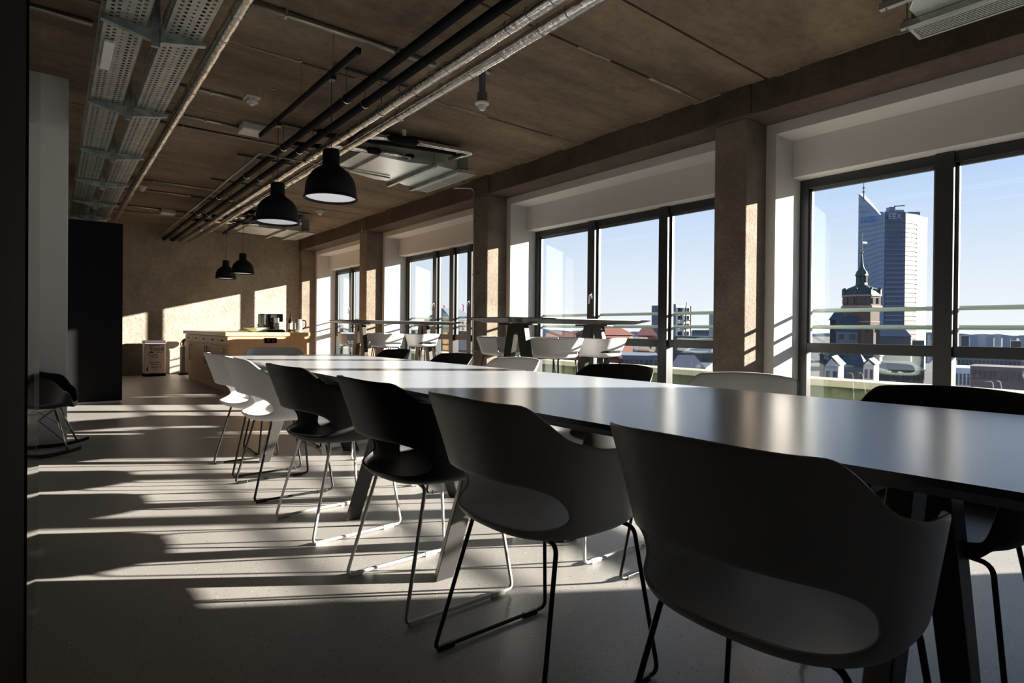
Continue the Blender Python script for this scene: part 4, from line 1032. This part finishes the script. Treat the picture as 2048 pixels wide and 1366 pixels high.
mb.tube([(m0.x, m0.y, z1 - 2), (m0.x, m0.y, zt(1724, 363, 472))], [0.55, 0.15], 6)
for f in (0.35, 0.6): mb.cyl((m0.x, m0.y), 1.0, z1 + 13 * f, z1 + 13 * f + 0.8, 8)
mb.build('antenna_mast', M_WALLW, tw)
c1 = P2(1786, 468); c2 = P2(1806, 468); zc_ = zt(1790, 413, 468)
MB().tube([(c1.x, c1.y, zc_), (c2.x, c2.y, zc_ + 0.8)], 0.45, 6).tube([(c1.x, c1.y, zc_ - 4), (c1.x, c1.y, zc_ + 0.5)], 0.5, 6).build('roof_crane', M_WALLW, tw)
def sign(txt, px, py, d, size, m, name):
    p = spot(px, py, d); (a, _), (b, _) = (pts[2], pts[5]) if px < 1760 else (pts[6], pts[7])
    ang = math.atan2((b - a).y, (b - a).x)
    return text_mesh(txt, size, m, tw, (p.x, p.y, p.z), (PI / 2, 0, ang), name, ext=0.1)
sign('mdr', 1737, 438, 462, 8.0, mat('logo_blue', (0.02, 0.13, 0.42), 0.5), 'roof_logo')
sign('EEX', 1790, 433, 453, 6.0, mat('sign_pale', (0.30, 0.33, 0.38), 0.5), 'roof_sign')

# church tower
DC = 215
cc = P2(1722, DC)
S = DC / F_PX          # metres per pixel at that distance
def zc(py): return zt(1722, py, DC)
ch = thing('church_tower', 'church tower with green dome, lantern and spire before the office tower', 'church tower', (cc.x, cc.y, GZ), YAW * -1 + 0.35)
def zz(py): return zc(py) - GZ
def octa(mb, r0, r1, z0, z1, n=8): 
    return mb.lathe([(0.01, z0), (r0, z0), (r1, z1), (0.01, z1)], (0, 0, 0), n, 0, PI / 8)
mb = MB(); octa(mb, 32 * S, 32 * S, 0, zz(624)); octa(mb, 34 * S, 34 * S, zz(612), zz(594)); octa(mb, 31 * S, 31 * S, zz(620), zz(612)); mb.build('shaft', M_SAND, ch)
mb = MB(); octa(mb, 37 * S, 37 * S, zz(616), zz(612)); octa(mb, 36 * S, 36 * S, zz(594), zz(591)); octa(mb, 33 * S, 33 * S, zz(645), zz(643)); mb.build('cornice', mat('pale_sandstone', (0.30, 0.22, 0.18), 0.8), ch)
mb = MB()
for k in range(8):
    a = k * PI / 4
    for rr, z0, z1, w in ((34.6 * S * 0.925, zz(608), zz(597), 0.55), (32.5 * S * 0.925, zz(664), zz(650), 0.5)):
        for s_ in (-1, 1):
            cx_, cy_ = rr * math.cos(a) - s_ * 1.4 * math.sin(a), rr * math.sin(a) + s_ * 1.4 * math.cos(a)
            u = Vector((-math.sin(a), math.cos(a), 0)) * w; nn = Vector((math.cos(a), math.sin(a), 0)) * 0.15
            mb.hexa([(cx_ - u.x - nn.x, cy_ - u.y - nn.y, z0), (cx_ + u.x - nn.x, cy_ + u.y - nn.y, z0), (cx_ + u.x + nn.x, cy_ + u.y + nn.y, z0), (cx_ - u.x + nn.x, cy_ - u.y + nn.y, z0)],
                    [(cx_ - u.x - nn.x, cy_ - u.y - nn.y, z1), (cx_ + u.x - nn.x, cy_ + u.y - nn.y, z1), (cx_ + u.x + nn.x, cy_ + u.y + nn.y, z1), (cx_ - u.x + nn.x, cy_ - u.y + nn.y, z1)])
mb.build('windows', M_WINC, ch)
MB().lathe([(35 * S, zz(591)), (32 * S, zz(583)), (26 * S, zz(577)), (14 * S, zz(572)), (11 * S, zz(570)), (10.5 * S, zz(566)), (0.01, zz(566))], (0, 0, 0), 8, 0, PI / 8).build('dome', M_COPPER, ch)
mb = MB()
for k in range(8):
    a = k * PI / 4 + PI / 8; r = 33 * S
    mb.box(r * math.cos(a) - 0.35, r * math.cos(a) + 0.35, r * math.sin(a) - 0.35, r * math.sin(a) + 0.35, zz(592), zz(580)); mb.sphere((r * math.cos(a), r * math.sin(a), zz(579)), 0.5, 8)
mb.build('pinnacles', M_COPPER, ch)
mb = MB()
for k in range(8):
    a = k * PI / 4; r = 8.5 * S
    mb.cyl((r * math.cos(a), r * math.sin(a)), 1.4 * S, zz(568), zz(552), 6)
octa(mb, 12 * S, 12 * S, zz(552), zz(549)); octa(mb, 4 * S, 4 * S, zz(568), zz(550)); mb.build('lantern', M_COPPER, ch)
MB().lathe([(11 * S, zz(549)), (9 * S, zz(543)), (5 * S, zz(538)), (3 * S, zz(530)), (1.7 * S, zz(520)), (1.4 * S, zz(512)), (0.5 * S, zz(508)), (0.01, zz(507))], (0, 0, 0), 8).build('spire', M_COPPER, ch)
mb = MB(); mb.sphere((0, 0, zz(505)), 2.6 * S, 10); mb.tube([(0, 0, zz(508)), (0, 0, zz(466))], 0.5 * S, 6); mb.sphere((0, 0, zz(497)), 1.5 * S, 8); mb.build('finial', M_GILD, ch)
fl = MB().box(0.4 * S, 13 * S, -0.15, 0.15, zz(487), zz(483)); fl.build('wind_flag', M_COPPER, ch)
# church nave with steep roofs
nv, L, H, sg = block(1660, 1698, 640, 222, 221, 16, M_SLATE, 'church_nave', 'dark steep slate roof of the church left of its tower', roof=M_SLATE, roof_h=4.5)
nv2, L, H, sg = block(1672, 1716, 664, 205, 205, 20, M_WALLB, 'church_aisle', 'grey church wall with an arched window beneath the slate roof', rows=1, cols=2)
MB().add([(-0.5, 0, H), (L + .5, 0, H), (L, sg * 8, H + 6), (0, sg * 8, H + 6)], [(0, 1, 2, 3)]).build('roof', M_SLATE, nv2)
for (a, b, top, d, l) in ((1722, 1731, 664, 198, 'left'), (1739, 1747, 662, 198, 'middle'), (1752, 1760, 664, 198, 'right')):
    t_, L, H, sg = block(a, b, top, d, d, 4, M_SAND, 'church_gable', 'narrow pink sandstone gable at the church foot, ' + l, 'sandstone gables at the church foot', rows=1, cols=1)
    MB().add([(0, 0, H), (L, 0, H), (L / 2, 0, H + 1.8), (0, sg * 4, H), (L, sg * 4, H), (L / 2, sg * 4, H + 1.8)], [(0, 1, 2), (5, 4, 3), (0, 2, 5, 3), (1, 4, 5, 2)]).build('gable', M_SAND, t_)
# houses and roofs near the parapet, window by window
block(1650, 1678, 732, 95, 93, 9, M_GABLE, label='white gabled house at the left of the right window', roof=M_SLATE, rows=1, cols=2, roof_h=1.6, gable=True, group='white gabled houses')
block(1728, 1749, 730, 108, 106, 9, M_GABLE, label='small white gabled house below the church tower', roof=M_SLATE, rows=1, cols=2, roof_h=1.2, gable=True, group='white gabled houses')
block(1679, 1727, 733, 116, 114, 8, M_WALLB, label='low blue-grey building with a dark roof between the gabled houses', roof=M_SLATE, rows=1, cols=3, roof_h=2.6)
block(1757, 1850, 740, 150, 158, 18, M_WALLC, label='long low brown building below the office tower', roof=M_SLATE, rows=2, cols=12, roof_h=2)
block(1752, 1822, 673, 330, 330, 30, M_GREYR, label='blue-grey roofed hall at the foot of the office tower', roof=M_GREYR, roof_h=5)
block(1825, 1849, 681, 300, 300, 20, M_WALLW, label='small white building at the right foot of the office tower', rows=2, cols=6)
block(1852, 1864, 668, 600, 600, 30, M_WALLB, label='distant blue-grey block right of the office tower', rows=2, cols=3)
block(1640, 1760, 712, 180, 175, 12, M_SLATE, label='dark roofs in front of the church', roof=M_SLATE, roof_h=3)
block(1894, 1911, 714, 80, 80, 6, mat('strip_render', (0.26, 0.29, 0.33), 0.8), label='pale wall strip at the left of the rightmost pane')
block(1911, 1942, 736, 86, 86, 10, mat('cube_render', (0.32, 0.36, 0.42), 0.8), label='plain white cube building in the rightmost pane', rows=1, cols=4)
block(1915, 2110, 716, 150, 146, 16, M_WALLB, label='long grey office building with window rows in the rightmost pane', rows=3, cols=22)
block(1935, 2110, 735, 112, 109, 10, mat('brown_roof_strip', (0.13, 0.10, 0.10), 0.8), label='long brown-grey lower wing in the rightmost pane', rows=2, cols=16)
block(1908, 1938, 672, 900, 900, 40, M_WALLW, label='distant white building on the right horizon', rows=1, cols=3)
block(2022, 2042, 682, 700, 700, 40, M_WALLC, label='distant beige building on the right horizon')
# middle window
tb, L, H, sg = block(1352, 1381, 612, 250, 262, 14, mat('tower_block_white', (0.55, 0.53, 0.50), 0.8), label='white tower block with outside stairs in the middle window', rows=9, cols=2)
block(1341, 1351, 608, 246, 248, 5, M_WALLB, label='blue-grey slab on the left of the white tower block')
for k in range(8):
    z = H - 3 - k * 3.4
    MB().box(L * 0.58, L * 0.92, -0.9 * sg, 0, z, z + 0.35).build('stair_landing', M_SLATE, tb)
MB().tube([(L * 0.92, -0.9 * sg, H - 27), (L * 0.92, -0.9 * sg, H)], 0.25, 6).tube([(L * 0.58, -0.9 * sg, H - 27), (L * 0.58, -0.9 * sg, H)], 0.25, 6).build('stair_post', M_SLATE, tb)
MB().tube([(-3, sg * 3, H), (-3, sg * 3, H + 4.2)], 0.15, 5).tube([(L, sg * 3, H), (L, sg * 3, H + 2)], 0.15, 5).build('antenna', M_SLATE, tb)
block(1303, 1318, 611, 240, 240, 14, M_WALLB, label='blue-grey tower block beside the mullion of the middle window')
block(1418, 1436, 624, 260, 260, 14, M_WALLB, label='blue-grey tower block at the edge of the nearest pillar')
block(1385, 1425, 660, 420, 420, 30, M_WALLB, label='distant low blue building right of the white tower block', rows=2, cols=8)
block(1340, 1440, 673, 200, 200, 25, M_TEAL, label='flat teal roof below the white tower block')
block(1206, 1266, 670, 160, 170, 14, M_REDR, label='red tiled roof below the nearer bar table', roof=M_REDR, roof_h=3.2)
block(1276, 1312, 671, 170, 170, 14, M_REDR, label='second red tiled roof beside the mullion', roof=M_REDR, roof_h=2.2)
block(1120, 1160, 664, 260, 260, 20, M_TEAL, label='teal glazed building seen between the bar table legs', rows=1, cols=6)
block(1085, 1200, 680, 215, 218, 16, M_WALLC, label='pale building behind the white stools', roof=M_REDR, roof_h=3, rows=1, cols=8)
block(1240, 1318, 711, 120, 120, 18, M_WALLB, label='blue-shaded courtyard building in the lower middle pane', rows=3, cols=8)
block(1195, 1240, 716, 105, 105, 12, M_REDR, label='red roof piece in the lower middle pane', roof=M_REDR, roof_h=2)
hb, L, H, sg = block(1340, 1412, 735, 75, 72, 14, M_GREYR, label='pale sheet-metal roof with slanted edge in the lower middle pane')
MB().add([(0, 0, H), (L, 0, H), (L - 1.9, sg * 6, H + 1.4), (0.4, sg * 6, H + 1.4)], [(0, 1, 2, 3)]).build('roof', M_GREYR, hb)
block(1368, 1440, 706, 110, 105, 18, M_TEAL, label='teal glazed building right of the pale sheet-metal roof', roof=M_GREYR, roof_h=1.5, rows=1, cols=10)
# third and fourth windows
pr_, L, H, sg = block(905, 955, 640, 330, 341, 30, M_WALLW, label='pale block with a blue pitched roof in the third window', roof=mat('blue_grey_metal_roof', (0.16, 0.18, 0.21), 0.6), roof_h=7, rows=2, cols=6)
block(880, 905, 633, 420, 420, 25, M_WALLB, label='blue-grey block beside the mullion of the third window')
block(820, 960, 662, 240, 240, 30, M_WALLC, label='low cream buildings in the third window', rows=2, cols=16)
block(915, 955, 700, 80, 80, 10, M_GREYR, label='white gabled roof in the lower third window', roof=M_SLATE, roof_h=2)
block(668, 720, 655, 300, 300, 30, M_WALLB, label='low blue-grey buildings in the farthest window', rows=1, cols=8)
for (px, py, d, l) in ((888, 612, 700, 'in the third window, left'), (926, 610, 760, 'in the third window, right')):
    c = P2(px, d); t_ = thing('tower_crane', 'distant red tower crane ' + l, 'crane', (c.x, c.y, GZ), 0.9, 'distant red cranes')
    H = zt(px, py, d) - GZ
    MB().box(-0.5, 0.5, -0.5, 0.5, 0, H).build('mast', mat('crane_red', (0.40, 0.06, 0.05), 0.6), t_)
    MB().box(-9, 16, -0.4, 0.4, H, H + 1.0).build('jib', M_REDR, t_)
# low roofs between the near houses and the hills, as far as the panes show them
rr = random.Random(5)
ORD = ['first', 'second', 'third', 'fourth', 'fifth', 'sixth', 'seventh', 'eighth', 'ninth', 'tenth', 'eleventh', 'twelfth']
MH = {k_: mat(n_, c_, 0.8) for k_, n_, c_ in (('pale', 'hazy_pale_block', (0.40, 0.41, 0.43)), ('blue-grey', 'hazy_blue_block', (0.27, 0.31, 0.36)), ('cream', 'hazy_cream_block', (0.38, 0.36, 0.34)), ('grey', 'hazy_grey_block', (0.30, 0.32, 0.35)))}  # haze over the distant city painted into the block colours
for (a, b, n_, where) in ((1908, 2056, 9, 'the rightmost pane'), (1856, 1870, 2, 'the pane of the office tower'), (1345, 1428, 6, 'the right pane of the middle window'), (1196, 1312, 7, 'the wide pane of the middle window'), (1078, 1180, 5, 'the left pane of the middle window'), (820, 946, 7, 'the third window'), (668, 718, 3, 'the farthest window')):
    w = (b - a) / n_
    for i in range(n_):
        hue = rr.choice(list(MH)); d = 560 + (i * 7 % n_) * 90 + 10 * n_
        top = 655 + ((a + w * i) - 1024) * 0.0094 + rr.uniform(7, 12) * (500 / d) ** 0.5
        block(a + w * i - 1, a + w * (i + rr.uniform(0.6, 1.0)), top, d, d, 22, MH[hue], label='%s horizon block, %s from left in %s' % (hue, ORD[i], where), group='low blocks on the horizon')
